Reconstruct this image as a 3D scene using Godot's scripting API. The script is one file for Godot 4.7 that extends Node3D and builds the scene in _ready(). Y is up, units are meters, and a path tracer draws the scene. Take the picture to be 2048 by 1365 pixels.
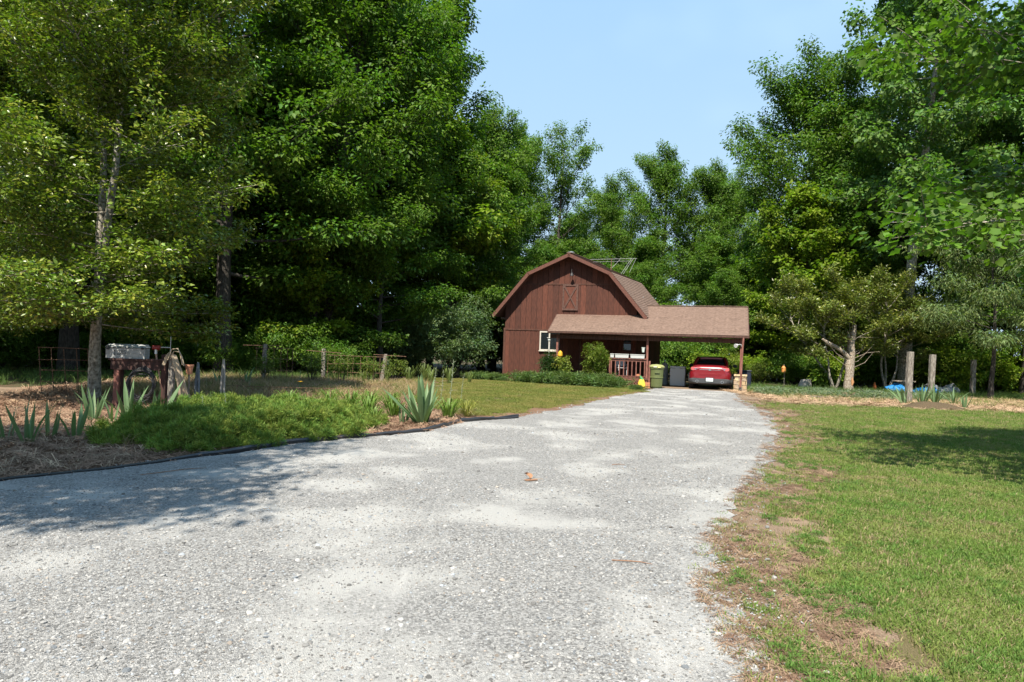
extends Node3D
# A brown gambrel-roofed house with a carport at the end of a gravel drive, woods all round. Units are metres, the camera stands at x = 0, z = 0 and looks along -z.

const SEED := 20240511
const LEAF_FULL := 0.3                # leaf colours are stored as shares of this, finer than eight bits of the whole range
var rng := RandomNumberGenerator.new()
var used := {}
var quad_index := PackedInt32Array()
var nz := FastNoiseLite.new()
var M := {}

func _ready() -> void:
	rng.seed = SEED
	# ---- camera
	var cam := Camera3D.new()
	cam.name = "camera"
	add_child(cam)
	cam.position = Vector3(0, 1.55, 0)
	cam.rotation_degrees = Vector3(0.9, 0, 2.0)
	cam.fov = 53.13
	cam.near = 0.05
	cam.far = 900.0
	# ---- sky and exposure
	var env := Environment.new()
	var sky := Sky.new()
	var sm := ProceduralSkyMaterial.new()
	sm.sky_top_color = Color(0.56, 0.725, 0.885)
	sm.sky_horizon_color = Color(0.76, 0.86, 0.93)
	sm.sky_curve = 0.27
	sm.ground_bottom_color = Color(0.30, 0.30, 0.24)
	sm.ground_horizon_color = Color(0.66, 0.74, 0.78)
	sm.sun_angle_max = 1.0
	sm.sky_cover = thin_cloud()
	sm.sky_cover_modulate = Color(1, 1, 1, 0.13)
	sky.sky_material = sm
	env.background_mode = Environment.BG_SKY
	env.sky = sky
	env.tonemap_mode = Environment.TONE_MAPPER_LINEAR
	env.tonemap_exposure = 2.15
	env.background_energy_multiplier = 0.61
	env.sdfgi_enabled = true
	env.ssao_enabled = true
	env.ssil_enabled = true
	var we := WorldEnvironment.new()
	we.name = "world_environment"
	we.environment = env
	add_child(we)
	# ---- sun: high, behind the camera and to the west of the drive
	var sun := DirectionalLight3D.new()
	sun.name = "sun"
	sun.light_energy = 1.6
	sun.light_color = Color(1.0, 0.965, 0.905)
	sun.light_angular_distance = 0.5
	sun.shadow_enabled = true
	add_child(sun)
	var az := deg_to_rad(18.0)
	var el := deg_to_rad(57.0)
	sun.look_at_from_position(Vector3.ZERO, Vector3(sin(az) * cos(el), -sin(el), -cos(az) * cos(el)), Vector3.UP)
	# ---- the place
	nz.seed = 7
	nz.noise_type = FastNoiseLite.TYPE_SIMPLEX_SMOOTH
	nz.frequency = 1.0
	nz.fractal_octaves = 3
	for k in 300000:
		var b := k * 4
		quad_index.append_array(PackedInt32Array([b, b + 2, b + 1, b, b + 3, b + 2]))
	make_materials()
	make_ground()
	make_house()
	make_trees()
	make_yard_plants()
	make_objects()
	make_ground_cover()

# ------------------------------------------------------------------ helpers
func gy(d: float) -> float:          # the ground rises a little towards the house
	return 0.12 * smoothstep(14.0, 30.0, d)

func at(x: float, d: float, up := 0.0) -> Vector3:
	return Vector3(x, gy(d) + up, -d)

func rf(a: float, b: float) -> float:
	return rng.randf_range(a, b)

func numbered(nm: String) -> String:
	used[nm] = used.get(nm, -1) + 1
	return nm if used[nm] == 0 else "%s_%03d" % [nm, used[nm]]

func tag(o: Node, label: String, category: String, group := "", kind := "") -> void:
	if label: o.set_meta("label", label)
	if category: o.set_meta("category", category)
	if group: o.set_meta("group", group)
	if kind: o.set_meta("kind", kind)

func thing(nm: String, label: String, category: String, where := Vector3.ZERO, turn := 0.0, group := "", kind := "") -> Node3D:
	var o := Node3D.new()
	o.name = numbered(nm)
	add_child(o)
	o.position = where
	o.rotation.y = turn
	tag(o, label, category, group, kind)
	return o

func part(parent: Node, nm: String, mesh: Mesh, mat: Material, xf := Transform3D()) -> MeshInstance3D:
	var o := MeshInstance3D.new()
	o.name = nm
	o.mesh = mesh
	o.material_override = mat
	o.transform = xf
	parent.add_child(o, true)
	return o

func solo(nm: String, mesh: Mesh, mat: Material, label: String, category: String, where := Vector3.ZERO, group := "", kind := "") -> MeshInstance3D:
	var o := MeshInstance3D.new()
	o.name = numbered(nm)
	o.mesh = mesh
	o.material_override = mat
	add_child(o)
	o.position = where
	tag(o, label, category, group, kind)
	return o

func again(src: Node3D, base: String, label: String, where: Vector3, turn := 0.0, size := 1.0) -> Node3D:
	var o := src.duplicate()
	o.name = numbered(base)
	add_child(o)
	o.position = where
	o.rotation.y = turn
	o.scale = Vector3.ONE * size
	if label: o.set_meta("label", label)
	return o

# A collector of triangles with normals, colours and texture coordinates.
class MB:
	var v := PackedVector3Array()
	var n := PackedVector3Array()
	var c := PackedColorArray()
	var uv := PackedVector2Array()
	var tint := Color(1, 1, 1)

	func vert(p: Vector3, nn: Vector3, t: Vector2) -> void:
		v.append(p); n.append(nn); c.append(tint); uv.append(t)

	func tri(a: Vector3, b: Vector3, d: Vector3) -> void:
		var nn := (d - a).cross(b - a).normalized()
		vert(a, nn, Vector2(a.x, a.z)); vert(b, nn, Vector2(b.x, b.z)); vert(d, nn, Vector2(d.x, d.z))

	func quad(a: Vector3, b: Vector3, d: Vector3, e: Vector3) -> void:
		var nn := (d - a).cross(b - a)
		if nn.length_squared() < 1e-14: nn = (e - a).cross(d - a)
		nn = nn.normalized()
		for p in [a, b, d, a, d, e]:
			vert(p, nn, Vector2(p.x, p.z))

	func quad_n(a: Vector3, b: Vector3, d: Vector3, e: Vector3, na: Vector3, nb: Vector3, nd: Vector3, ne: Vector3) -> void:
		if (d - a).cross(b - a).dot(na + nd) + (e - a).cross(d - a).dot(na + nd) < 0.0:
			vert(a, na, Vector2(0, 0)); vert(d, nd, Vector2(1, 1)); vert(b, nb, Vector2(1, 0))
			vert(a, na, Vector2(0, 0)); vert(e, ne, Vector2(0, 1)); vert(d, nd, Vector2(1, 1))
			return
		vert(a, na, Vector2(0, 0)); vert(b, nb, Vector2(1, 0)); vert(d, nd, Vector2(1, 1))
		vert(a, na, Vector2(0, 0)); vert(d, nd, Vector2(1, 1)); vert(e, ne, Vector2(0, 1))

	# the eight corners p000 .. in the order x, y, z
	func hexa(p: Array) -> void:
		quad(p[0], p[1], p[3], p[2]); quad(p[5], p[4], p[6], p[7])
		quad(p[4], p[0], p[2], p[6]); quad(p[1], p[5], p[7], p[3])
		quad(p[2], p[3], p[7], p[6]); quad(p[4], p[5], p[1], p[0])

	func box(ctr: Vector3, size: Vector3, b := Basis()) -> void:
		var h := size * 0.5
		var p := []
		for z in [1, -1]:
			for y in [-1, 1]:
				for x in [-1, 1]:
					p.append(ctr + b * Vector3(x * h.x, y * h.y, z * h.z))
		hexa(p)

	# a box with its long edges chamfered
	func soft_box(ctr: Vector3, size: Vector3, ch: float, b := Basis()) -> void:
		var h := size * 0.5
		var ring := [Vector2(h.x - ch, h.z), Vector2(h.x, h.z - ch), Vector2(h.x, -h.z + ch), Vector2(h.x - ch, -h.z), Vector2(-h.x + ch, -h.z), Vector2(-h.x, -h.z + ch), Vector2(-h.x, h.z - ch), Vector2(-h.x + ch, h.z)]
		var levels := [[-h.y, 1.0 - ch / maxf(h.x, h.z)], [-h.y + ch, 1.0], [h.y - ch, 1.0], [h.y, 1.0 - ch / maxf(h.x, h.z)]]
		for l in 3:
			for i in 8:
				var a: Vector2 = ring[i]
				var d: Vector2 = ring[(i + 1) % 8]
				var s0: float = levels[l][1]
				var s1: float = levels[l + 1][1]
				quad(ctr + b * Vector3(a.x * s0, levels[l][0], a.y * s0), ctr + b * Vector3(a.x * s1, levels[l + 1][0], a.y * s1), ctr + b * Vector3(d.x * s1, levels[l + 1][0], d.y * s1), ctr + b * Vector3(d.x * s0, levels[l][0], d.y * s0))
		for i in range(1, 7):
			var s: float = levels[3][1]
			tri(ctr + b * Vector3(ring[0].x * s, h.y, ring[0].y * s), ctr + b * Vector3(ring[i + 1].x * s, h.y, ring[i + 1].y * s), ctr + b * Vector3(ring[i].x * s, h.y, ring[i].y * s))
			tri(ctr + b * Vector3(ring[0].x * s, -h.y, ring[0].y * s), ctr + b * Vector3(ring[i].x * s, -h.y, ring[i].y * s), ctr + b * Vector3(ring[i + 1].x * s, -h.y, ring[i + 1].y * s))

	# a bar of rectangular section between two points
	func bar(a: Vector3, d: Vector3, w: float, h: float, up := Vector3.UP) -> void:
		var f := d - a
		var z := f.normalized()
		if absf(z.dot(up)) > 0.99: up = Vector3.RIGHT
		var x := up.cross(z).normalized()
		box((a + d) * 0.5, Vector3(w, h, f.length()), Basis(x, z.cross(x), z))

	func tube(p: Array, r: Array, sides := 6, caps := true) -> void:
		var rings := []
		var norms := []
		var prev := Vector3.ZERO
		for i in p.size():
			var f: Vector3 = (p[mini(i + 1, p.size() - 1)] - p[maxi(i - 1, 0)]).normalized()
			var side := prev - f * prev.dot(f)
			if side.length() < 0.01:
				side = f.cross(Vector3.RIGHT if absf(f.x) < 0.8 else Vector3.FORWARD)
			side = side.normalized()
			prev = side
			var up := f.cross(side)
			var ring := PackedVector3Array()
			var nr := PackedVector3Array()
			for k in sides:
				var a := TAU * k / sides
				var o := side * cos(a) + up * sin(a)
				ring.append(p[i] + o * r[i])
				nr.append(o)
			rings.append(ring)
			norms.append(nr)
		for i in p.size() - 1:
			for k in sides:
				var q := (k + 1) % sides
				quad_n(rings[i][k], rings[i + 1][k], rings[i + 1][q], rings[i][q], norms[i][k], norms[i + 1][k], norms[i + 1][q], norms[i][q])
		if caps:
			for k in range(1, sides - 1):
				tri(rings[0][0], rings[0][k], rings[0][k + 1])
				var e: int = p.size() - 1
				tri(rings[e][0], rings[e][k + 1], rings[e][k])

	# turned about the y axis through ctr: pairs of radius and height
	func lathe(ctr: Vector3, prof: Array, sides := 16, sq := 0.0) -> void:
		for i in prof.size() - 1:
			var a: Vector2 = prof[i]
			var b: Vector2 = prof[i + 1]
			var sl := Vector2(b.y - a.y, a.x - b.x).normalized()
			for k in sides:
				var t0 := TAU * k / sides
				var t1 := TAU * (k + 1) / sides
				var d0 := Vector3(cos(t0), 0, sin(t0))
				var d1 := Vector3(cos(t1), 0, sin(t1))
				var e0 := d0 * lerpf(1.0, 1.0 / maxf(absf(d0.x), absf(d0.z)), sq)
				var e1 := d1 * lerpf(1.0, 1.0 / maxf(absf(d1.x), absf(d1.z)), sq)
				var n0 := (d0 * sl.x + Vector3.UP * sl.y).normalized()
				var n1 := (d1 * sl.x + Vector3.UP * sl.y).normalized()
				quad_n(ctr + e0 * a.x + Vector3.UP * a.y, ctr + e0 * b.x + Vector3.UP * b.y, ctr + e1 * b.x + Vector3.UP * b.y, ctr + e1 * a.x + Vector3.UP * a.y, n0, n0, n1, n1)

	# rings of equal length joined to a skin, the ends closed
	func loft(rings: Array, closed := true) -> void:
		var cnt: int = rings[0].size()
		var nn := []
		for i in rings.size():
			var row := PackedVector3Array()
			for k in cnt:
				var du: Vector3 = rings[i][(k + 1) % cnt] - rings[i][(k + cnt - 1) % cnt]
				var dv: Vector3 = rings[mini(i + 1, rings.size() - 1)][k] - rings[maxi(i - 1, 0)][k]
				row.append(dv.cross(du).normalized())
			nn.append(row)
		for i in rings.size() - 1:
			for k in (cnt if closed else cnt - 1):
				var q := (k + 1) % cnt
				quad_n(rings[i][k], rings[i][q], rings[i + 1][q], rings[i + 1][k], nn[i][k], nn[i][q], nn[i + 1][q], nn[i + 1][k])
		for e in [0, rings.size() - 1]:
			var m := Vector3.ZERO
			for p in rings[e]: m += p
			m /= cnt
			for k in cnt:
				if e == 0: tri(m, rings[e][(k + 1) % cnt], rings[e][k])
				else: tri(m, rings[e][k], rings[e][(k + 1) % cnt])

	func mesh() -> ArrayMesh:
		var a := []
		a.resize(Mesh.ARRAY_MAX)
		a[Mesh.ARRAY_VERTEX] = v
		a[Mesh.ARRAY_NORMAL] = n
		a[Mesh.ARRAY_COLOR] = c
		a[Mesh.ARRAY_TEX_UV] = uv
		var m := ArrayMesh.new()
		m.add_surface_from_arrays(Mesh.PRIMITIVE_TRIANGLES, a)
		return m

# A collector of four-cornered leaves, filled with whole sprays at a time.
class Leaves:
	var v := PackedVector3Array()
	var n := PackedVector3Array()
	var c := PackedColorArray()

	func spray(s: Dictionary, xf: Transform3D, tone: int) -> void:
		v.append_array(xf * s.v)
		n.append_array(Transform3D(xf.basis.orthonormalized(), Vector3.ZERO) * s.n)
		c.append_array(s.c[tone % s.c.size()])

	func mesh(index: PackedInt32Array) -> ArrayMesh:
		var a := []
		a.resize(Mesh.ARRAY_MAX)
		a[Mesh.ARRAY_VERTEX] = v
		a[Mesh.ARRAY_NORMAL] = n
		a[Mesh.ARRAY_COLOR] = c
		a[Mesh.ARRAY_INDEX] = index.slice(0, v.size() / 4 * 6)
		var m := ArrayMesh.new()
		m.add_surface_from_arrays(Mesh.PRIMITIVE_TRIANGLES, a)
		return m

# One spray of leaves round the origin, in several tones. hang bends the leaves down, flat sets how level their faces lie.
func make_spray(count: int, rx: float, ry: float, length: float, width: float, tones: Array, flat := 0.6, hang := 0.25, vary := 0.22) -> Dictionary:
	var s := {"v": PackedVector3Array(), "n": PackedVector3Array(), "c": []}
	for t in tones: s.c.append(PackedColorArray())
	for k in count:
		var d := Vector3(rf(-1, 1), rf(-1, 1), rf(-1, 1))
		if d.length() > 1.0: d = d.normalized() * rf(0.5, 1.0)
		var p := Vector3(d.x * rx, d.y * ry, d.z * rx)
		var out := (Vector3(d.x, d.y * 0.4, d.z) + Vector3(rf(-0.7, 0.7), rf(-0.5, 0.3) - hang, rf(-0.7, 0.7))).normalized()
		var up := Vector3(rf(-1, 1), 0, rf(-1, 1)) * (1.0 - flat) * 1.6 + Vector3.UP
		up = (up - out * up.dot(out)).normalized()
		var side := out.cross(up)
		var l := length * rf(0.7, 1.2)
		var w := width * rf(0.75, 1.15) * 0.5
		s.v.append(p)
		s.v.append(p + out * l * 0.45 + side * w + up * w * 0.35)
		s.v.append(p + out * l - up * l * 0.12)
		s.v.append(p + out * l * 0.45 - side * w + up * w * 0.35)
		s.n.append(up); s.n.append((up - side * 0.35).normalized()); s.n.append(up); s.n.append((up + side * 0.35).normalized())
		var b := rf(1.0 - vary, 1.0 + vary)
		var yellow := rf(-0.12, 0.12)
		for t in tones.size():
			var col: Color = tones[t]
			col = Color(col.r * b * (1.0 + yellow), col.g * b, col.b * b * (1.0 - yellow))
			col = Color(col.r / LEAF_FULL, col.g / LEAF_FULL, col.b / LEAF_FULL)
			for q in 4: s.c[t].append(col)
	return s

func tones(base: Color, spread := 0.25, n := 5) -> Array:
	var out := []
	for i in n:
		var f := lerpf(1.0 - spread, 1.0 + spread, float(i) / (n - 1))
		var y := rf(-0.1, 0.14)
		out.append(Color(base.r * f * (1.0 + y), base.g * f, base.b * f * (1.0 - y)))
	return out

func lin(r: float, g: float, b: float) -> Color:
	return Color(r, g, b).linear_to_srgb()

func mat(r: float, g: float, b: float, rough := 0.8, metal := 0.0, spec := 0.5) -> StandardMaterial3D:
	var m := StandardMaterial3D.new()
	m.albedo_color = lin(r, g, b)
	m.roughness = rough
	m.metallic = metal
	m.metallic_specular = spec
	m.cull_mode = BaseMaterial3D.CULL_DISABLED
	return m

func noise_tex(freq: float, cols: Array, offs: Array, size := 512, sd := 1, oct := 4, kind := FastNoiseLite.TYPE_SIMPLEX_SMOOTH) -> NoiseTexture2D:
	var f := FastNoiseLite.new()
	f.noise_type = kind
	f.seed = sd
	f.frequency = freq
	f.fractal_octaves = oct
	if kind == FastNoiseLite.TYPE_CELLULAR:
		f.cellular_return_type = FastNoiseLite.RETURN_CELL_VALUE
	var g := Gradient.new()
	g.offsets = PackedFloat32Array(offs)
	var cc := PackedColorArray()
	for x in cols:
		var q: Color = x
		var al := q.a
		q = q.linear_to_srgb()
		q.a = al
		cc.append(q)
	g.colors = cc
	var t := NoiseTexture2D.new()
	t.width = size
	t.height = size
	t.seamless = true
	t.noise = f
	t.color_ramp = g
	return t

func bump_tex(freq: float, size := 512, sd := 3, oct := 4, kind := FastNoiseLite.TYPE_SIMPLEX_SMOOTH) -> NoiseTexture2D:
	var f := FastNoiseLite.new()
	f.noise_type = kind
	f.seed = sd
	f.frequency = freq
	f.fractal_octaves = oct
	var t := NoiseTexture2D.new()
	t.width = size
	t.height = size
	t.seamless = true
	t.noise = f
	return t

func textured(tex: Texture2D, scale: Vector3, rough := 0.85, bump: Texture2D = null, depth := 1.0, world := true) -> StandardMaterial3D:
	var m := mat(1, 1, 1, rough)
	m.albedo_texture = tex
	m.uv1_triplanar = true
	m.uv1_world_triplanar = world
	m.uv1_scale = scale
	if bump:
		m.heightmap_enabled = true
		m.heightmap_texture = bump
		m.heightmap_scale = depth
	return m

func leaf_mat(rough := 0.55, back := Color(0.72, 0.92, 0.28), spec := 0.35) -> StandardMaterial3D:
	var m := mat(LEAF_FULL, LEAF_FULL, LEAF_FULL, rough, 0.0, spec)
	m.vertex_color_use_as_albedo = true
	m.backlight_enabled = true
	m.backlight = back.linear_to_srgb()
	return m

func tinted(rough := 0.85) -> StandardMaterial3D:
	var m := mat(1, 1, 1, rough)
	m.vertex_color_use_as_albedo = true
	return m

func thin_cloud() -> ImageTexture:
	# thin high cloud, a faint veil with soft streaks
	var f := FastNoiseLite.new()
	f.seed = 12
	f.frequency = 0.008
	f.fractal_octaves = 5
	var w := 1024
	var h := 512
	var im := Image.create(w, h, false, Image.FORMAT_RGBA8)
	for y in h:
		for x in w:
			var a := TAU * x / w
			var t := f.get_noise_3d(cos(a) * 160.0, y * 1.6, sin(a) * 160.0)
			var k := smoothstep(-0.1, 0.55, t)
			im.set_pixel(x, y, Color(0.95, 0.97, 1.0, k))
	return ImageTexture.create_from_image(im)

func make_materials() -> void:
	M.leaf = leaf_mat()
	M.gloss_leaf = leaf_mat(0.34, Color(0.50, 0.64, 0.16), 0.5)
	M.blade = leaf_mat(0.5, Color(0.5, 0.6, 0.2), 0.4)
	M.tinted = tinted()
	M.bark = textured(noise_tex(0.02, [Color(0.018, 0.015, 0.012), Color(0.04, 0.034, 0.027), Color(0.08, 0.07, 0.058)], [0.2, 0.5, 0.8]), Vector3(1.6, 0.35, 1.6), 0.95, bump_tex(0.03), 2.0)
	M.pale_bark = textured(noise_tex(0.02, [Color(0.10, 0.085, 0.06), Color(0.26, 0.235, 0.19), Color(0.42, 0.39, 0.33)], [0.25, 0.5, 0.8], 512, 5), Vector3(1.2, 0.8, 1.2), 0.95, bump_tex(0.04, 512, 9), 1.2)
	M.dead_bark = textured(noise_tex(0.025, [Color(0.12, 0.085, 0.06), Color(0.34, 0.27, 0.20), Color(0.55, 0.50, 0.42)], [0.2, 0.5, 0.75], 512, 8), Vector3(1.8, 0.7, 1.8), 0.95, bump_tex(0.05, 512, 4), 3.0)
	# boards of the house, stained red-brown: grain runs up the board
	M.planks = []
	for i in 4:
		var f: float = [0.62, 0.84, 1.02, 0.74][i]
		M.planks.append(textured(noise_tex(0.016, [Color(0.066 * f, 0.019 * f, 0.0105 * f), Color(0.098 * f, 0.029 * f, 0.016 * f), Color(0.128 * f, 0.041 * f, 0.023 * f)], [0.2, 0.5, 0.82], 512, 20 + i, 5), Vector3(3.0, 0.3, 3.0), 0.85, bump_tex(0.05, 512, 6), 0.4, false))
	M.dark_wood = textured(noise_tex(0.02, [Color(0.06, 0.024, 0.015), Color(0.10, 0.038, 0.024)], [0.3, 0.7], 256, 31), Vector3(2, 0.4, 2), 0.85)
	M.trim = textured(noise_tex(0.02, [Color(0.09, 0.033, 0.022), Color(0.14, 0.055, 0.037)], [0.3, 0.75], 256, 33), Vector3(2, 2, 0.5), 0.8)
	M.door_trim = textured(noise_tex(0.02, [Color(0.06, 0.03, 0.022), Color(0.11, 0.055, 0.042)], [0.3, 0.75], 256, 35), Vector3(2, 1, 2), 0.85)
	M.rail = textured(noise_tex(0.02, [Color(0.15, 0.055, 0.04), Color(0.25, 0.105, 0.08)], [0.3, 0.75], 256, 34), Vector3(2, 0.6, 2), 0.8)
	M.shingle = textured(noise_tex(0.035, [Color(0.105, 0.067, 0.050), Color(0.172, 0.114, 0.087), Color(0.245, 0.168, 0.13)], [0.2, 0.5, 0.8], 1024, 41, 3, FastNoiseLite.TYPE_CELLULAR), Vector3(0.30, 1.1, 1.1), 0.95, bump_tex(0.2, 512, 42), 0.3, false)
	M.house_shingle = textured(M.shingle.albedo_texture, Vector3(1.1, 1.1, 0.30), 0.95, M.shingle.heightmap_texture, 0.3, false)
	M.grey_wood = textured(noise_tex(0.02, [Color(0.10, 0.085, 0.07), Color(0.21, 0.185, 0.155), Color(0.32, 0.295, 0.255)], [0.2, 0.5, 0.8], 512, 51), Vector3(2.5, 0.35, 2.5), 0.95, bump_tex(0.03, 512, 52), 1.5)
	M.white = mat(0.52, 0.53, 0.52, 0.6)
	M.cream = mat(0.5, 0.47, 0.41, 0.5)
	M.glass = mat(0.012, 0.016, 0.018, 0.06, 0.0, 0.6)
	M.black = mat(0.02, 0.02, 0.022, 0.6)
	M.rubber = mat(0.025, 0.025, 0.027, 0.85)
	M.metal = mat(0.45, 0.46, 0.47, 0.4, 0.8)
	M.rust = textured(noise_tex(0.03, [Color(0.05, 0.022, 0.013), Color(0.15, 0.075, 0.045), Color(0.24, 0.16, 0.11)], [0.2, 0.5, 0.8], 256, 61), Vector3(3, 3, 3), 0.9)
	M.stone = textured(noise_tex(0.02, [Color(0.24, 0.22, 0.20), Color(0.38, 0.36, 0.33), Color(0.50, 0.47, 0.43)], [0.2, 0.5, 0.8], 512, 71), Vector3(1.4, 1.4, 1.4), 0.95, bump_tex(0.04, 512, 72), 2.0)

# ------------------------------------------------------------------ ground
# outlines are pairs (x, distance in front of the camera)
const DRIVE_RIGHT := [Vector2(1.35, -8), Vector2(1.25, 0), Vector2(1.32, 3.3), Vector2(1.36, 4.0), Vector2(1.50, 4.9), Vector2(1.84, 5.85), Vector2(2.64, 7.6), Vector2(3.92, 10.2), Vector2(5.68, 14.4), Vector2(7.43, 19.3), Vector2(8.5, 25.0), Vector2(9.2, 28.0)]
const DRIVE_END := [Vector2(10.5, 30.0), Vector2(12.6, 36.0), Vector2(9.0, 37.5), Vector2(6.8, 31.6)]
const DRIVE_LEFT := [Vector2(5.34, 27.4), Vector2(3.61, 23.9), Vector2(1.79, 19.4), Vector2(0.07, 16.0), Vector2(-0.55, 15.3), Vector2(-1.0, 14.6), Vector2(-1.61, 12.66), Vector2(-2.43, 11.7), Vector2(-3.31, 10.64), Vector2(-3.86, 9.5), Vector2(-4.35, 8.56), Vector2(-4.93, 7.7), Vector2(-5.35, 7.1), Vector2(-8.0, 4.9), Vector2(-14, 1.0)]

func edge_x(pts: Array, d: float) -> float:
	for i in pts.size() - 1:
		var a: Vector2 = pts[i]
		var b: Vector2 = pts[i + 1]
		if (d - a.y) * (d - b.y) <= 0.0 and a.y != b.y:
			return lerpf(a.x, b.x, (d - a.y) / (b.y - a.y))
	return pts[0].x if absf(d - pts[0].y) < absf(d - pts[-1].y) else pts[-1].x

func drive_right(d: float) -> float: return edge_x(DRIVE_RIGHT, d)
func drive_left(d: float) -> float: return edge_x(DRIVE_LEFT, d)

func ragged(pts: Array, amp: float, step := 0.14) -> PackedVector2Array:
	var out := PackedVector2Array()
	for i in pts.size():
		var a: Vector2 = pts[i]
		var b: Vector2 = pts[(i + 1) % pts.size()]
		var side := (b - a).orthogonal().normalized()
		var cnt := maxi(1, int(a.distance_to(b) / step))
		if amp <= 0.0: cnt = 1
		for k in cnt:
			var p := a.lerp(b, float(k) / cnt)
			var w := nz.get_noise_2d(p.x * 0.9, p.y * 0.9) * 1.3 + nz.get_noise_2d(p.x * 4.0 + 50, p.y * 4.0) * 0.5
			out.append(p + side * w * amp)
	return out

# a sheet that follows the ground, cut into strips across the view so that it rises with it
func sheet(nm: String, poly: PackedVector2Array, lift: float, m: Material, parent: Node = null) -> MeshInstance3D:
	var v := PackedVector3Array()
	var uv2 := PackedVector2Array()
	var lo := 1e9
	var hi := -1e9
	for p in poly:
		lo = minf(lo, p.y); hi = maxf(hi, p.y)
	var d := floorf(lo)
	while d < hi:
		var e := d + (1.0 if d >= 12.0 and d < 31.0 else 8.0 if d < 4.0 else 4.0)
		if d < 12.0 and e > 12.0: e = 12.0
		var strip := PackedVector2Array([Vector2(-500, d), Vector2(500, d), Vector2(500, e), Vector2(-500, e)])
		for piece in Geometry2D.intersect_polygons(poly, strip):
			var ix := Geometry2D.triangulate_polygon(piece)
			for k in range(0, ix.size(), 3):
				var a: Vector2 = piece[ix[k]]
				var b: Vector2 = piece[ix[k + 1]]
				var c: Vector2 = piece[ix[k + 2]]
				if (b - a).cross(c - a) > 0.0:
					var t := b; b = c; c = t
				for q in [a, b, c]:
					v.append(at(q.x, q.y, lift))
					uv2.append(Vector2(q.x, q.y))
		d = e
	var n := PackedVector3Array()
	n.resize(v.size())
	n.fill(Vector3.UP)
	var arr := []
	arr.resize(Mesh.ARRAY_MAX)
	arr[Mesh.ARRAY_VERTEX] = v
	arr[Mesh.ARRAY_NORMAL] = n
	arr[Mesh.ARRAY_TEX_UV] = uv2
	arr[Mesh.ARRAY_TEX_UV2] = uv2
	var mesh := ArrayMesh.new()
	mesh.add_surface_from_arrays(Mesh.PRIMITIVE_TRIANGLES, arr)
	if parent:
		return part(parent, nm, mesh, m)
	var o := solo(nm, mesh, m, "", "")
	o.set_meta("kind", "structure")
	return o

# a coloured grain with larger patches laid over it
func soil(fine: Array, offs: Array, tile: float, patch: Color, cover: Array, patch_tile: float, sd: int, grain := 0.05, kind := FastNoiseLite.TYPE_SIMPLEX_SMOOTH, bump := 1.0) -> StandardMaterial3D:
	var m := mat(1, 1, 1, 0.95, 0.0, 0.3)
	m.albedo_texture = noise_tex(grain, fine, offs, 1024, sd, 4, kind)
	m.uv1_scale = Vector3(1.0 / tile, 1.0 / tile, 1)
	m.heightmap_enabled = true
	m.heightmap_texture = bump_tex(grain * 1.5, 1024, sd + 1, 4)
	m.heightmap_scale = bump
	m.detail_enabled = true
	m.detail_blend_mode = BaseMaterial3D.BLEND_MODE_MIX
	m.detail_uv_layer = BaseMaterial3D.DETAIL_UV_2
	m.uv2_scale = Vector3(1.0 / patch_tile, 1.0 / patch_tile, 1)
	m.detail_albedo = noise_tex(0.006, [Color(patch.r, patch.g, patch.b, cover[0]), Color(patch.r, patch.g, patch.b, cover[0]), Color(patch.r, patch.g, patch.b, cover[1])], [0.0, 0.45, 0.75], 1024, sd + 2, 6)
	return m

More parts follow.
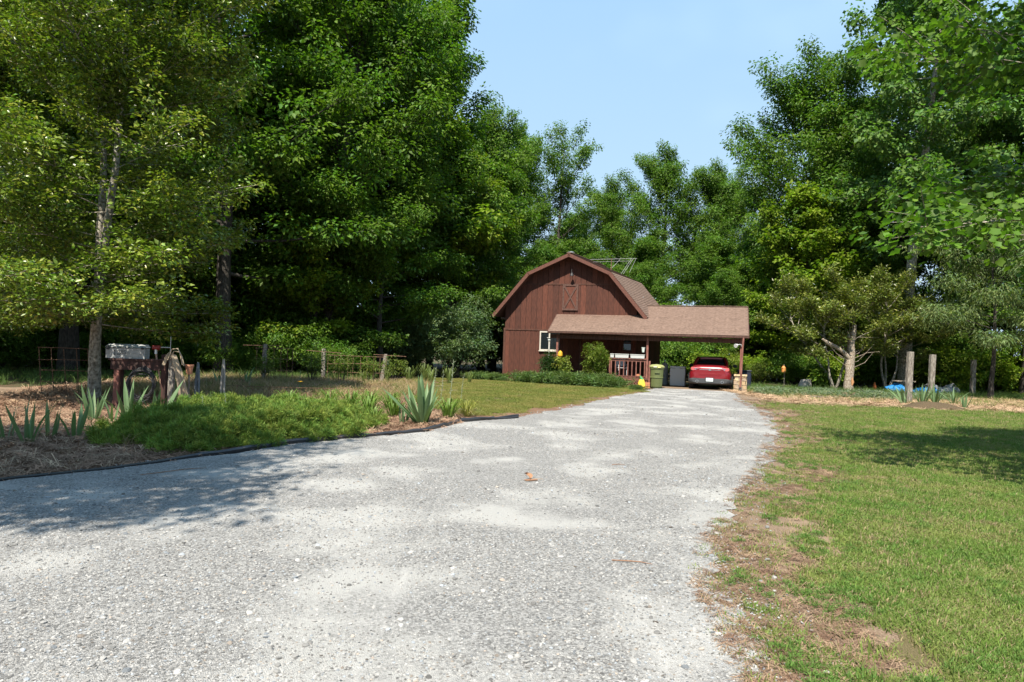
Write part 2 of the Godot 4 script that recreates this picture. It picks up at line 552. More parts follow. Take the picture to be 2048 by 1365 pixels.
func make_ground() -> void:
	# forest floor and everything else: one sheet to the horizon
	M.litter = soil([Color(0.045, 0.032, 0.020), Color(0.095, 0.065, 0.04), Color(0.16, 0.11, 0.07)], [0.2, 0.5, 0.8], 1.7, Color(0.05, 0.07, 0.025), [0.1, 0.7], 9.0, 101, 0.06)
	M.earth = soil([Color(0.115, 0.078, 0.052), Color(0.19, 0.135, 0.092), Color(0.27, 0.205, 0.145)], [0.2, 0.5, 0.8], 1.4, Color(0.26, 0.19, 0.13), [0.0, 0.7], 7.0, 111, 0.07)
	M.straw = soil([Color(0.10, 0.055, 0.034), Color(0.19, 0.11, 0.07), Color(0.29, 0.19, 0.125)], [0.2, 0.5, 0.8], 1.3, Color(0.13, 0.08, 0.05), [0.0, 0.6], 5.0, 121, 0.08)
	M.turf = soil([Color(0.095, 0.085, 0.035), Color(0.155, 0.125, 0.062), Color(0.23, 0.175, 0.105)], [0.2, 0.55, 0.85], 0.9, Color(0.20, 0.145, 0.09), [0.0, 0.75], 6.5, 131, 0.09)
	M.gravel = soil([Color(0.10, 0.099, 0.097), Color(0.20, 0.198, 0.193), Color(0.285, 0.281, 0.273), Color(0.36, 0.355, 0.344)], [0.12, 0.4, 0.62, 0.85], 1.5, Color(0.385, 0.38, 0.363), [0.0, 0.85], 11.0, 141, 0.10, FastNoiseLite.TYPE_CELLULAR, 1.2)
	sheet("ground", PackedVector2Array([Vector2(-400, -120), Vector2(400, -120), Vector2(400, 500), Vector2(-400, 500)]), 0.0, M.litter)
	# bare earth of the yard on the house side of the drive and right of it
	var yard := [Vector2(1.0, -8), Vector2(45, -8), Vector2(45, 22), Vector2(30, 30.5), Vector2(20, 31.5), Vector2(13.5, 31), Vector2(10.2, 29.5)]
	yard.append_array([Vector2(8.5, 27), Vector2(6.9, 19.3), Vector2(5.1, 14.4), Vector2(3.3, 10.2), Vector2(1.9, 7.6), Vector2(0.8, 4.9)])
	sheet("yard_earth", ragged(yard, 0.25), 0.004, M.earth)
	var lawn_r := [Vector2(2.6, -8), Vector2(45, -8), Vector2(45, 20), Vector2(24, 22.8), Vector2(16, 23.2), Vector2(11.5, 24.8), Vector2(9.4, 24.6), Vector2(8.9, 19.3), Vector2(7.2, 14.4), Vector2(4.8, 10.2), Vector2(3.5, 7.6), Vector2(2.7, 5.85), Vector2(2.4, 4.0)]
	sheet("lawn", ragged(lawn_r, 0.5), 0.008, M.turf)
	# the bed left of the drive, and the lawn before the house
	var bed := [Vector2(5.3, 27.4), Vector2(3.6, 23.9), Vector2(1.8, 19.4), Vector2(0.1, 16), Vector2(-1.0, 14.6), Vector2(-1.61, 12.66), Vector2(-3.31, 10.64), Vector2(-4.35, 8.56), Vector2(-5.35, 7.1), Vector2(-8.0, 4.9), Vector2(-14, 1), Vector2(-16, 5), Vector2(-14.5, 18), Vector2(-13, 24.5), Vector2(-6, 28), Vector2(-2, 34.5), Vector2(5.6, 33.5)]
	sheet("garden_bed", ragged(bed, 0.06), 0.004, M.straw)
	var lawn_m := [Vector2(5.0, 27.6), Vector2(3.2, 24.1), Vector2(1.2, 19.8), Vector2(-0.7, 17.8), Vector2(-2.6, 18.6), Vector2(-4.3, 22), Vector2(-3.6, 28), Vector2(-1.0, 32.5), Vector2(5.2, 32)]
	sheet("lawn", ragged(lawn_m, 0.3), 0.008, M.turf)
	var strip := [Vector2(-16, 9.5), Vector2(-9.2, 12.2), Vector2(-8.9, 18), Vector2(-12.5, 20), Vector2(-16, 19)]
	sheet("path", ragged(strip, 0.2), 0.008, M.earth)
	var drive := DRIVE_RIGHT.duplicate()
	drive.append_array(DRIVE_END)
	drive.append_array(DRIVE_LEFT)
	drive.append(Vector2(-14, -8))
	sheet("driveway", ragged(drive, 0.16, 0.10), 0.012, M.gravel)
	# slab under the carport
	sheet("carport_floor", ragged([Vector2(6.7, 31.2), Vector2(10.3, 30.05), Vector2(12.4, 36.2), Vector2(8.8, 37.3)], 0.05), 0.016, M.earth)

# ------------------------------------------------------------------ house
const HX := 2.93
const HD := 35.5
const APEX := 6.61
const KINK := Vector2(2.2, 5.62)
const TIP := Vector2(4.1, 3.35)
const BACK := Vector3(0.156, 0, -0.988)       # the long axis of the house, in its own frame

func roof_y(x: float) -> float:
	x = absf(x)
	return lerpf(APEX, KINK.y, x / KINK.x) if x < KINK.x else lerpf(KINK.y, TIP.y, (x - KINK.x) / (TIP.x - KINK.x))

# overlapping courses of shingles on the quad eave a-b, ridge d-c
func courses(a: Vector3, b: Vector3, c: Vector3, d: Vector3, n: int) -> ArrayMesh:
	var mb := MB.new()
	var up := (b - a).cross(d - a).normalized()
	if up.y < 0: up = -up
	for i in n:
		var t0 := float(i) / n
		var t1 := minf(1.0, float(i + 1) / n)
		var e0 := up * 0.022
		var e1 := up * 0.004
		var wob := 0.25 * rf(-0.004, 0.004)
		var p0 := a.lerp(d, t0) + e0 + Vector3.UP * wob
		var p1 := b.lerp(c, t0) + e0 + Vector3.UP * wob
		var p2 := b.lerp(c, t1) + e1
		var p3 := a.lerp(d, t1) + e1
		mb.quad_n(p0, p3, p2, p1, up, up, up, up)
		var face := (p0 - p3).normalized()
		mb.quad_n(p0, p1, p1 - e0, p0 - e0, face, face, face, face)
	return mb.mesh()

func slab(a: Vector3, b: Vector3, c: Vector3, d: Vector3, t: float) -> ArrayMesh:
	var mb := MB.new()
	var up := (b - a).cross(d - a).normalized()
	if up.y < 0: up = -up
	var o := up * t
	mb.hexa([a - o, b - o, a, b, d - o, c - o, d, c])
	return mb.mesh()

func plank(x0: float, x1: float, y0: float, ya: float, yb: float, z: float, t: float) -> ArrayMesh:
	var mb := MB.new()
	mb.hexa([Vector3(x0, y0, z + t), Vector3(x1, y0, z + t), Vector3(x0, ya, z + t), Vector3(x1, yb, z + t), Vector3(x0, y0, z), Vector3(x1, y0, z), Vector3(x0, ya, z), Vector3(x1, yb, z)])
	return mb.mesh()

func boxm(ctr: Vector3, size: Vector3, ch := 0.0) -> ArrayMesh:
	var mb := MB.new()
	if ch > 0.0: mb.soft_box(ctr, size, ch)
	else: mb.box(ctr, size)
	return mb.mesh()

func barm(a: Vector3, b: Vector3, w: float, h: float) -> ArrayMesh:
	var mb := MB.new()
	mb.bar(a, b, w, h)
	return mb.mesh()

func tubem(p: Array, r: Array, sides := 8) -> ArrayMesh:
	var mb := MB.new()
	mb.tube(p, r, sides)
	return mb.mesh()

func make_house() -> void:
	var h := thing("house", "brown board house with a barn-shaped roof, porch and carport", "house", Vector3(HX, 0.12, -HD), deg_to_rad(-18.0))
	# ---- body behind the boards
	var body := MB.new()
	var out := [Vector3(-3.5, -0.1, 0), Vector3(3.5, -0.1, 0), Vector3(3.5, roof_y(3.5) - 0.14, 0), Vector3(2.2, 5.48, 0), Vector3(0, 6.46, 0), Vector3(-2.2, 5.48, 0), Vector3(-3.5, roof_y(3.5) - 0.14, 0)]
	var ring0 := []
	var ring1 := []
	for p in out:
		ring0.append(p)
		ring1.append(p + BACK * 4.7)
	for i in out.size():
		var q := (i + 1) % out.size()
		body.quad(ring0[q], ring0[i], ring1[i], ring1[q])
	for r in [ring0, ring1]:
		for i in range(1, out.size() - 1):
			body.tri(r[0], r[i], r[i + 1])
	part(h, "wall", body.mesh(), M.dark_wood)
	# ---- front boards: below the floor line, above it, and over the loft line
	var w := 7.0 / 24.0
	for i in 24:
		var x0 := -3.5 + w * i + 0.013
		var x1 := x0 + w - 0.026
		var z := 0.004 + rf(0, 0.004)
		var m: Material = M.planks[rng.randi() % 4]
		part(h, "plank", plank(x0, x1, 0.15, 2.60, 2.60, z, 0.022), m)
		var top0 := roof_y(x0) - 0.15
		var top1 := roof_y(x1) - 0.15
		part(h, "plank", plank(x0, x1, 2.66, minf(5.02, top0), minf(5.02, top1), z + 0.012, 0.022), M.planks[rng.randi() % 4])
		if minf(top0, top1) > 5.15:
			part(h, "plank", plank(x0, x1, 5.08, top0, top1, z + 0.02, 0.022), M.planks[rng.randi() % 4])
	part(h, "trim_board", boxm(Vector3(0, 2.63, 0.03), Vector3(7.02, 0.07, 0.05)), M.dark_wood)
	part(h, "trim_board", boxm(Vector3(0, 5.05, 0.035), Vector3(5.1, 0.06, 0.05)), M.dark_wood)
	part(h, "corner_board", boxm(Vector3(-3.5, 1.4, 0.0), Vector3(0.10, 2.6, 0.10)), M.dark_wood)
	# ---- loft door with its cross
	var ld := part(h, "loft_door", boxm(Vector3(0.05, 4.36, 0.062), Vector3(0.78, 1.30, 0.03)), M.planks[2])
	var dx0 := -0.36
	var dx1 := 0.46
	part(ld, "frame", boxm(Vector3(dx0 + 0.04, 4.36, 0.09), Vector3(0.09, 1.36, 0.03)), M.door_trim)
	part(ld, "frame", boxm(Vector3(dx1 - 0.04, 4.36, 0.09), Vector3(0.09, 1.36, 0.03)), M.door_trim)
	part(ld, "frame", boxm(Vector3(0.05, 4.99, 0.09), Vector3(0.64, 0.09, 0.03)), M.door_trim)
	part(ld, "frame", boxm(Vector3(0.05, 3.73, 0.09), Vector3(0.64, 0.09, 0.03)), M.door_trim)
	part(ld, "cross_board", barm(Vector3(-0.27, 3.79, 0.093), Vector3(0.37, 4.93, 0.093), 0.022, 0.085), M.door_trim)
	part(ld, "cross_board", barm(Vector3(0.37, 3.79, 0.106), Vector3(-0.27, 4.93, 0.106), 0.012, 0.075), M.door_trim)
	# ---- lamp under the gable
	var gl := part(h, "gable_lamp", tubem([Vector3(0.10, 5.93, 0.05), Vector3(0.12, 5.72, 0.30), Vector3(0.14, 5.60, 0.30)], [0.014, 0.014, 0.014], 6), M.black)
	var sh := MB.new()
	sh.lathe(Vector3(0.14, 5.46, 0.30), [Vector2(0.0, 0.16), Vector2(0.05, 0.15), Vector2(0.11, 0.0), Vector2(0.09, 0.0)], 12)
	part(gl, "lamp_shade", sh.mesh(), M.black)
	# ---- window left of the porch post
	window(h, Vector3(-1.0, 2.06, 0.03), 1.06, 1.02, M.cream, 2)
	# ---- window and door in the shade of the porch
	window(h, Vector3(3.07, 2.07, 0.03), 0.5, 0.84, M.dark_wood, 1)
	var dr := part(h, "door", boxm(Vector3(1.15, 1.42, 0.05), Vector3(0.9, 2.0, 0.045), 0.01), M.dark_wood)
	part(dr, "door_frame", boxm(Vector3(0.66, 1.45, 0.055), Vector3(0.08, 2.06, 0.06)), M.door_trim)
	part(dr, "door_frame", boxm(Vector3(1.64, 1.45, 0.055), Vector3(0.08, 2.06, 0.06)), M.door_trim)
	part(dr, "door_handle", boxm(Vector3(1.52, 1.35, 0.09), Vector3(0.05, 0.05, 0.06), 0.012), M.metal)
	# ---- barn roof
	var front := Vector3(0, 0, 0.52)
	var long := BACK * 5.4
	var pts := [Vector3(-TIP.x, TIP.y, 0), Vector3(-KINK.x, KINK.y, 0), Vector3(0, APEX, 0), Vector3(KINK.x, KINK.y, 0), Vector3(TIP.x, TIP.y, 0)]
	for s in 4:
		var lo: Vector3 = (pts[s] if s < 2 else pts[s + 1]) + front
		var hi: Vector3 = (pts[s + 1] if s < 2 else pts[s]) + front
		var rp := part(h, "roof", courses(lo, lo + long, hi + long, hi, 20 if s in [0, 3] else 16), M.house_shingle)
		part(rp, "roof_deck", slab(lo, lo + long, hi + long, hi, 0.09), M.dark_wood)
		var o := (lo - hi).cross(Vector3(0, 0, 1)).normalized()
		if o.y < 0: o = -o
		part(rp, "rake_board", barm(lo + Vector3(0, 0, 0.02) - o * 0.09, hi + Vector3(0, 0, 0.02) - o * 0.09, 0.04, 0.17), M.trim)
	part(h, "ridge_cap", barm(Vector3(0, APEX + 0.02, 0.52), Vector3(0, APEX + 0.02, 0.52) + long, 0.26, 0.03), M.house_shingle)
	var fl := MB.new()
	fl.lathe(Vector3(-0.15, APEX - 0.3, -0.6), [Vector2(0.13, 0.0), Vector2(0.13, 0.46), Vector2(0.19, 0.47), Vector2(0.19, 0.52), Vector2(0.0, 0.56)], 14)
	part(h, "flue", fl.mesh(), M.metal)
	var pv := MB.new()
	pv.tube([Vector3(3.5, 4.1, -2.2), Vector3(3.5, 4.62, -2.2)], [0.035, 0.035], 8)
	part(h, "vent_pipe", pv.mesh(), M.metal)
	# ---- low wing behind, its eave just shows on the shaded side
	part(h, "rear_wing", boxm(Vector3(-2.6, 1.7, -6.6), Vector3(4.4, 3.4, 4.0)), M.dark_wood)
	part(h, "roof", slab(Vector3(-5.2, 3.45, -4.2), Vector3(-0.2, 3.45, -4.2), Vector3(-0.2, 4.3, -7.0), Vector3(-5.2, 4.3, -7.0), 0.1), M.house_shingle)
	# ---- porch and carport roof, one slope
	var ey := 2.5
	var wy := 3.47
	var ry := 4.09
	var pr := part(h, "porch_roof", courses(Vector3(-0.4, ey, 2.6), Vector3(3.3, ey, 2.6), Vector3(3.3, wy, 0.03), Vector3(-0.63, wy, 0.03), 16), M.shingle)
	part(pr, "roof_deck", slab(Vector3(-0.4, ey, 2.6), Vector3(3.3, ey, 2.6), Vector3(3.3, wy, 0.05), Vector3(-0.63, wy, 0.05), 0.08), M.dark_wood)
	part(pr, "rake_board", barm(Vector3(-0.42, ey - 0.06, 2.6), Vector3(-0.65, wy - 0.06, 0.05), 0.03, 0.13), M.door_trim)
	var cr := part(h, "carport_roof", courses(Vector3(3.3, ey, 2.6), Vector3(8.8, ey, 2.6), Vector3(8.8, ry, -1.66), Vector3(3.3, ry, -1.66), 27), M.shingle)
	part(cr, "roof_deck", slab(Vector3(3.3, ey, 2.6), Vector3(8.8, ey, 2.6), Vector3(8.8, ry, -1.66), Vector3(3.3, ry, -1.66), 0.08), M.dark_wood)
	var cb := part(h, "carport_roof", courses(Vector3(8.8, 2.9, -4.9), Vector3(3.6, 2.9, -4.9), Vector3(3.6, ry, -1.66), Vector3(8.8, ry, -1.66), 24), M.shingle)
	part(cb, "roof_deck", slab(Vector3(8.8, 2.9, -4.9), Vector3(3.6, 2.9, -4.9), Vector3(3.6, ry, -1.66), Vector3(8.8, ry, -1.66), 0.08), M.dark_wood)
	part(cr, "ridge_cap", barm(Vector3(3.4, ry + 0.03, -1.66), Vector3(8.82, ry + 0.03, -1.66), 0.24, 0.025), M.shingle)
	part(cr, "rake_board", barm(Vector3(8.82, ey - 0.07, 2.6), Vector3(8.82, ry - 0.07, -1.66), 0.035, 0.15), M.door_trim)
	part(cb, "rake_board", barm(Vector3(8.82, 2.82, -4.9), Vector3(8.82, ry - 0.08, -1.66), 0.035, 0.15), M.door_trim)
	part(h, "gutter", gutter(-0.42, 3.28, ey - 0.05, 2.65), M.door_trim)
	part(h, "gutter", gutter(3.30, 8.84, ey - 0.065, 2.65), M.door_trim)
	part(h, "beam", boxm(Vector3(4.1, ey - 0.24, 2.36), Vector3(8.9, 0.20, 0.09)), M.dark_wood)
	part(h, "beam", boxm(Vector3(6.2, 2.72, -4.7), Vector3(5.2, 0.18, 0.09)), M.dark_wood)
	for i in 4:
		part(h, "rafter", barm(Vector3(4.6 + i * 1.3, ey - 0.10, 2.4), Vector3(4.6 + i * 1.3, ry - 0.16, -1.6), 0.05, 0.12), M.dark_wood)
	# ---- posts
	part(h, "porch_post", boxm(Vector3(0.02, 1.16, 2.36), Vector3(0.10, 2.42, 0.10), 0.012), M.rail)
	part(h, "porch_post", boxm(Vector3(4.36, 1.16, 2.36), Vector3(0.10, 2.42, 0.10), 0.012), M.rail)
	part(h, "carport_post", boxm(Vector3(8.52, 1.45, 2.36), Vector3(0.10, 1.9, 0.10), 0.012), M.rail)
	part(h, "carport_post", boxm(Vector3(8.62, 1.35, -4.6), Vector3(0.12, 2.7, 0.12), 0.012), M.dark_wood)
	# ---- rubble pier under the carport post
	var pier := part(h, "pier", boxm(Vector3(8.52, 0.34, 2.42), Vector3(0.40, 0.72, 0.36)), M.stone)
	M.pier_stones = []
	for c in [Color(0.40, 0.29, 0.17), Color(0.50, 0.39, 0.24), Color(0.36, 0.27, 0.19), Color(0.46, 0.32, 0.22)]:
		M.pier_stones.append(textured(noise_tex(0.03, [Color(c.r * 0.6, c.g * 0.6, c.b * 0.6), c, Color(c.r * 1.25, c.g * 1.25, c.b * 1.25)], [0.2, 0.5, 0.8], 128, rng.randi() % 999), Vector3(3, 3, 3), 0.95))
	var y := -0.02
	while y < 0.62:
		var hh := rf(0.12, 0.2)
		var x := 8.28
		while x < 8.74:
			var ww := minf(rf(0.12, 0.24), 8.77 - x)
			if ww < 0.05: break
			part(pier, "stone", pebble_box(Vector3(x + ww * 0.5, y + hh * 0.5, 2.60 + rf(0.0, 0.03)), Vector3(ww - 0.012, hh - 0.012, 0.09)), M.pier_stones[rng.randi() % 4])
			x += ww
		for zz in [2.34, 2.50]:
			part(pier, "stone", pebble_box(Vector3(8.28, y + hh * 0.5, zz), Vector3(0.09, hh - 0.012, 0.15)), M.pier_stones[rng.randi() % 4])
			part(pier, "stone", pebble_box(Vector3(8.75, y + hh * 0.5, zz), Vector3(0.09, hh - 0.012, 0.15)), M.pier_stones[rng.randi() % 4])
		y += hh
	part(pier, "cap_stone", pebble_box(Vector3(8.52, 0.735, 2.44), Vector3(0.60, 0.075, 0.50)), M.pier_stones[1])
	# ---- rain pipe down the front of the pier
	var ds := part(h, "downspout", tubem([Vector3(8.60, 2.42, 2.66), Vector3(8.57, 1.9, 2.70), Vector3(8.54, 0.8, 2.74), Vector3(8.52, 0.16, 2.76)], [0.042, 0.042, 0.042, 0.042], 8), M.rail)
	part(ds, "drain_elbow", tubem([Vector3(8.52, 0.20, 2.76), Vector3(8.52, 0.07, 2.77), Vector3(8.53, 0.03, 2.84)], [0.06, 0.062, 0.06], 10), M.black)
	# ---- flood lamp under the eave
	var fld := part(h, "flood_lamp", boxm(Vector3(8.56, 2.06, 2.44), Vector3(0.10, 0.10, 0.07), 0.015), M.white)
	part(fld, "lamp_arm", tubem([Vector3(8.54, 2.08, 2.47), Vector3(8.44, 2.11, 2.55), Vector3(8.34, 2.08, 2.62)], [0.018, 0.018, 0.018], 6), M.white)
	var hd := MB.new()
	hd.tube([Vector3(8.36, 2.10, 2.56), Vector3(8.32, 2.07, 2.62), Vector3(8.29, 2.05, 2.67), Vector3(8.27, 2.04, 2.70)], [0.03, 0.055, 0.088, 0.092], 12)
	part(fld, "lamp_head", hd.mesh(), M.white)
	# ---- porch deck, railing and lattice
	var deck := part(h, "porch_deck", boxm(Vector3(2.2, 0.39, 1.22), Vector3(4.5, 0.05, 2.36)), M.rail)
	part(deck, "deck_edge", boxm(Vector3(2.2, 0.37, 2.42), Vector3(4.5, 0.10, 0.03)), M.trim)
	var rail := part(h, "railing", boxm(Vector3(3.48, 1.30, 2.38), Vector3(1.76, 0.05, 0.12)), M.rail)
	part(rail, "rail", boxm(Vector3(3.48, 1.21, 2.38), Vector3(1.72, 0.09, 0.04)), M.trim)
	part(rail, "rail", boxm(Vector3(3.48, 0.47, 2.38), Vector3(1.72, 0.06, 0.04)), M.trim)
	for i in 9:
		part(rail, "baluster", boxm(Vector3(2.70 + i * 0.195, 0.83, 2.40), Vector3(0.042, 0.72, 0.042)), M.rail)
	part(h, "rail_post", boxm(Vector3(4.50, 0.62, 2.50), Vector3(0.09, 1.2, 0.09), 0.01), M.rail)
	part(h, "rail_post", boxm(Vector3(2.62, 0.70, 2.38), Vector3(0.08, 1.25, 0.08), 0.01), M.rail)
	var lat := part(h, "lattice", boxm(Vector3(3.3, 0.305, 2.455), Vector3(1.9, 0.04, 0.025)), M.rail)
	part(lat, "lattice_edge", boxm(Vector3(4.24, 0.14, 2.46), Vector3(0.07, 0.36, 0.03)), M.rail)
	for i in 15:
		var lx := 2.36 + i * 0.125
		part(lat, "slat", barm(Vector3(lx, 0.0, 2.450), Vector3(lx + 0.29, 0.29, 2.450), 0.008, 0.03), M.rail)
		part(lat, "slat", barm(Vector3(lx + 0.29, 0.0, 2.462), Vector3(lx, 0.29, 2.462), 0.008, 0.03), M.rail)
	# ---- side wall towards the car, with boards
	for i in 16:
		var a := Vector3(3.512, 0.1, 0.0) + BACK * (0.05 + i * 0.285)
		var mb := MB.new()
		mb.box(a + BACK * 0.135 + Vector3(0.012, 1.35, 0), Vector3(0.022, 2.7, 0.268), Basis(BACK.cross(Vector3.UP), Vector3.UP, -BACK))
		part(h, "plank", mb.mesh(), M.planks[i % 4])

func gutter(x0: float, x1: float, y: float, z: float) -> ArrayMesh:
	var mb := MB.new()
	var prof := [Vector2(-0.05, 0.05), Vector2(-0.05, -0.05), Vector2(0.0, -0.065), Vector2(0.05, -0.03), Vector2(0.06, 0.05), Vector2(0.048, 0.05), Vector2(0.04, -0.02), Vector2(-0.04, -0.045)]
	var a := []
	var b := []
	for p in prof:
		a.append(Vector3(x0, y + p.y, z + p.x))
		b.append(Vector3(x1, y + p.y, z + p.x))
	for i in prof.size():
		var q := (i + 1) % prof.size()
		mb.quad(a[i], a[q], b[q], b[i])
	return mb.mesh()

func pebble_box(ctr: Vector3, size: Vector3) -> ArrayMesh:
	var mb := MB.new()
	var p := []
	for z in [1, -1]:
		for y in [-1, 1]:
			for x in [-1, 1]:
				p.append(ctr + Vector3(x * size.x * rf(0.44, 0.5), y * size.y * rf(0.44, 0.5), z * size.z * rf(0.42, 0.52)))
	mb.hexa(p)
	return mb.mesh()

func window(h: Node, c: Vector3, w: float, hh: float, m: Material, sashes: int) -> void:
	var win := part(h, "window", boxm(c + Vector3(0, 0, 0.004), Vector3(w - 0.04, hh - 0.04, 0.03)), M.black)
	var t := 0.07
	part(win, "frame", boxm(c + Vector3(-w * 0.5 + t * 0.5, 0, 0.035), Vector3(t, hh, 0.05), 0.006), m)
	part(win, "frame", boxm(c + Vector3(w * 0.5 - t * 0.5, 0, 0.035), Vector3(t, hh, 0.05), 0.006), m)
	part(win, "frame", boxm(c + Vector3(0, hh * 0.5 - t * 0.5, 0.035), Vector3(w - 2 * t, t, 0.05), 0.006), m)
	part(win, "frame", boxm(c + Vector3(0, -hh * 0.5 + t * 0.5, 0.035), Vector3(w - 2 * t, t, 0.05), 0.006), m)
	part(win, "sill", boxm(c + Vector3(0, -hh * 0.5 - 0.02, 0.05), Vector3(w + 0.06, 0.04, 0.09), 0.006), m)
	if sashes == 2:
		part(win, "mullion", boxm(c + Vector3(0, 0, 0.036), Vector3(t * 1.1, hh - 2 * t, 0.05), 0.006), m)
		for s in [-1, 1]:
			part(win, "pane", boxm(c + Vector3(s * w * 0.24, 0, 0.026), Vector3(w * 0.5 - t * 1.4, hh - 2 * t, 0.006)), M.glass)
	else:
		part(win, "mullion", boxm(c + Vector3(0, 0, 0.036), Vector3(w - 2 * t, 0.05, 0.05), 0.006), m)
		for s in [-1, 1]:
			part(win, "pane", boxm(c + Vector3(0, s * hh * 0.24, 0.026), Vector3(w - 2 * t, hh * 0.5 - t - 0.03, 0.006)), M.glass)

# ------------------------------------------------------------------ trees
func path_at(p: Array, t: float) -> Vector3:
	var f := clampf(t, 0.0, 0.9999) * (p.size() - 1)
	var i := int(f)
	return p[i].lerp(p[i + 1], f - i)

func turned(size: float, tilt := 0.35) -> Basis:
	var b := Basis(Vector3.UP, rf(0, TAU)) * Basis(Vector3(rf(-1, 1), 0, rf(-1, 1) + 0.01).normalized(), rf(-tilt, tilt))
	return b.scaled(Vector3.ONE * size)

# Returns [mesh of trunk and limbs, mesh of leaves]. Everything grows on limbs: sprays sit along side shoots, so the crown has clumps and gaps.
func grow(o: Dictionary) -> Array:
	rng.seed = SEED + int(o.seed) * 977
	var wood := MB.new()
	var lv := Leaves.new()
	var hh: float = o.h
	var lean: Vector3 = o.get("lean", Vector3.ZERO)
	var stems: int = o.get("stems", 1)
	var limbs: int = o.limbs
	var prof: Array = o.prof
	var sp: Array = o.sprays
	for st in stems:
		var p := []
		var r := []
		var dir := Vector3(rf(-0.05, 0.05), 1, rf(-0.05, 0.05)) + lean
		var q := Vector3.ZERO
		var top: float = hh * (0.97 if st == 0 else rf(0.78, 0.95))
		for i in 11:
			p.append(q)
			if stems > 1 and i == int(o.get("fork", 0)): dir += Vector3(cos(st * TAU / stems + 0.6), 0, sin(st * TAU / stems + 0.6)) * o.get("spread", 0.2)
			var t := i / 10.0
			var flare := 1.22 if i == 0 else 1.0
			r.append(o.r * (1.0 if stems == 1 else 0.75) * flare * lerpf(1.0, 0.10, pow(t, 0.85)))
			var wn: float = o.get("wander", 0.05)
			dir = (dir + Vector3(rf(-wn, wn), 0.05, rf(-wn, wn))).normalized()
			q += dir * top / 10.0 / maxf(dir.y, 0.5)
		wood.tube(p, r, o.get("sides", 8))
		for i in limbs:
			var t := (i + rf(0.1, 0.9)) / limbs
			var y: float = lerpf(o.hb, top * 0.95, t)
			var ft := y / top
			var a := path_at(p, ft)
			var az := i * 2.399 + rf(-0.5, 0.5) + st * 2.0
			var el := deg_to_rad(lerpf(o.e0, o.e1, t) + rf(-12, 12))
			var k := t * (prof.size() - 1)
			var reach: float = o.rad * lerpf(prof[int(k)], prof[mini(int(k) + 1, prof.size() - 1)], k - int(k)) * rf(0.72, 1.12)
			if stems > 1: reach *= 0.8
			if o.has("toward"):
				var w: Vector3 = o.toward
				reach *= 1.0 + 0.45 * Vector3(cos(az), 0, sin(az)).dot(w)
			var d := Vector3(cos(az) * cos(el), sin(el), sin(az) * cos(el))
			var lp := [a]
			var lr := []
			var b := a
			for s in 5:
				d = (d + Vector3(rf(-0.16, 0.16), o.get("bend", 0.05) + rf(-0.08, 0.08), rf(-0.16, 0.16))).normalized()
				b += d * reach / 5.0
				lp.append(b)
			var r0: float = maxf(0.018, o.r * (1.0 - ft * 0.85) * o.get("thick", 0.36))
			for s in 6: lr.append(lerpf(r0, 0.008, pow(s / 5.0, 0.7)))
			wood.tube(lp, lr, 5, false)
			var ns: int = maxi(2, int(o.nsub * (0.45 + 0.55 * reach / o.rad)))
			for j in ns:
				var s := lerpf(o.get("inner", 0.22), 1.0, (j + rf(0.2, 1.0)) / ns)
				var c := path_at(lp, s)
				var ld: Vector3 = (path_at(lp, minf(1.0, s + 0.1)) - path_at(lp, s - 0.1)).normalized()
				var sd := ld.rotated(Vector3.UP, rf(0.4, 1.3) * (1 if j % 2 == 0 else -1))
				sd = (sd + Vector3(0, rf(-0.25, 0.45) + o.get("shoot_up", 0.0), 0)).normalized()
				var sl: float = reach * rf(0.22, 0.42) * (1.15 - 0.55 * s) + 0.15
				wood.tube([c, c + sd * sl * 0.5 + Vector3(0, rf(-0.04, 0.04), 0), c + sd * sl], [lr[int(s * 4)] * 0.45 + 0.004, 0.008, 0.004], 3, false)
				var per: int = o.per
				for f in per:
					var e: Vector3 = c + sd * sl * ((f + rf(0.4, 1.0)) / per)
					e += Vector3(rf(-1, 1), rf(-0.7, 0.7), rf(-1, 1)) * o.get("jit", 0.15)
					lv.spray(sp[rng.randi() % sp.size()], Transform3D(turned(rf(o.s0, o.s1)), e), rng.randi())
			lv.spray(sp[rng.randi() % sp.size()], Transform3D(turned(rf(o.s0, o.s1)), b), rng.randi())
		lv.spray(sp[0], Transform3D(turned(rf(o.s0, o.s1)), p[10]), rng.randi())
	return [wood.mesh(), lv.mesh(quad_index), lv.v.size() / 4]

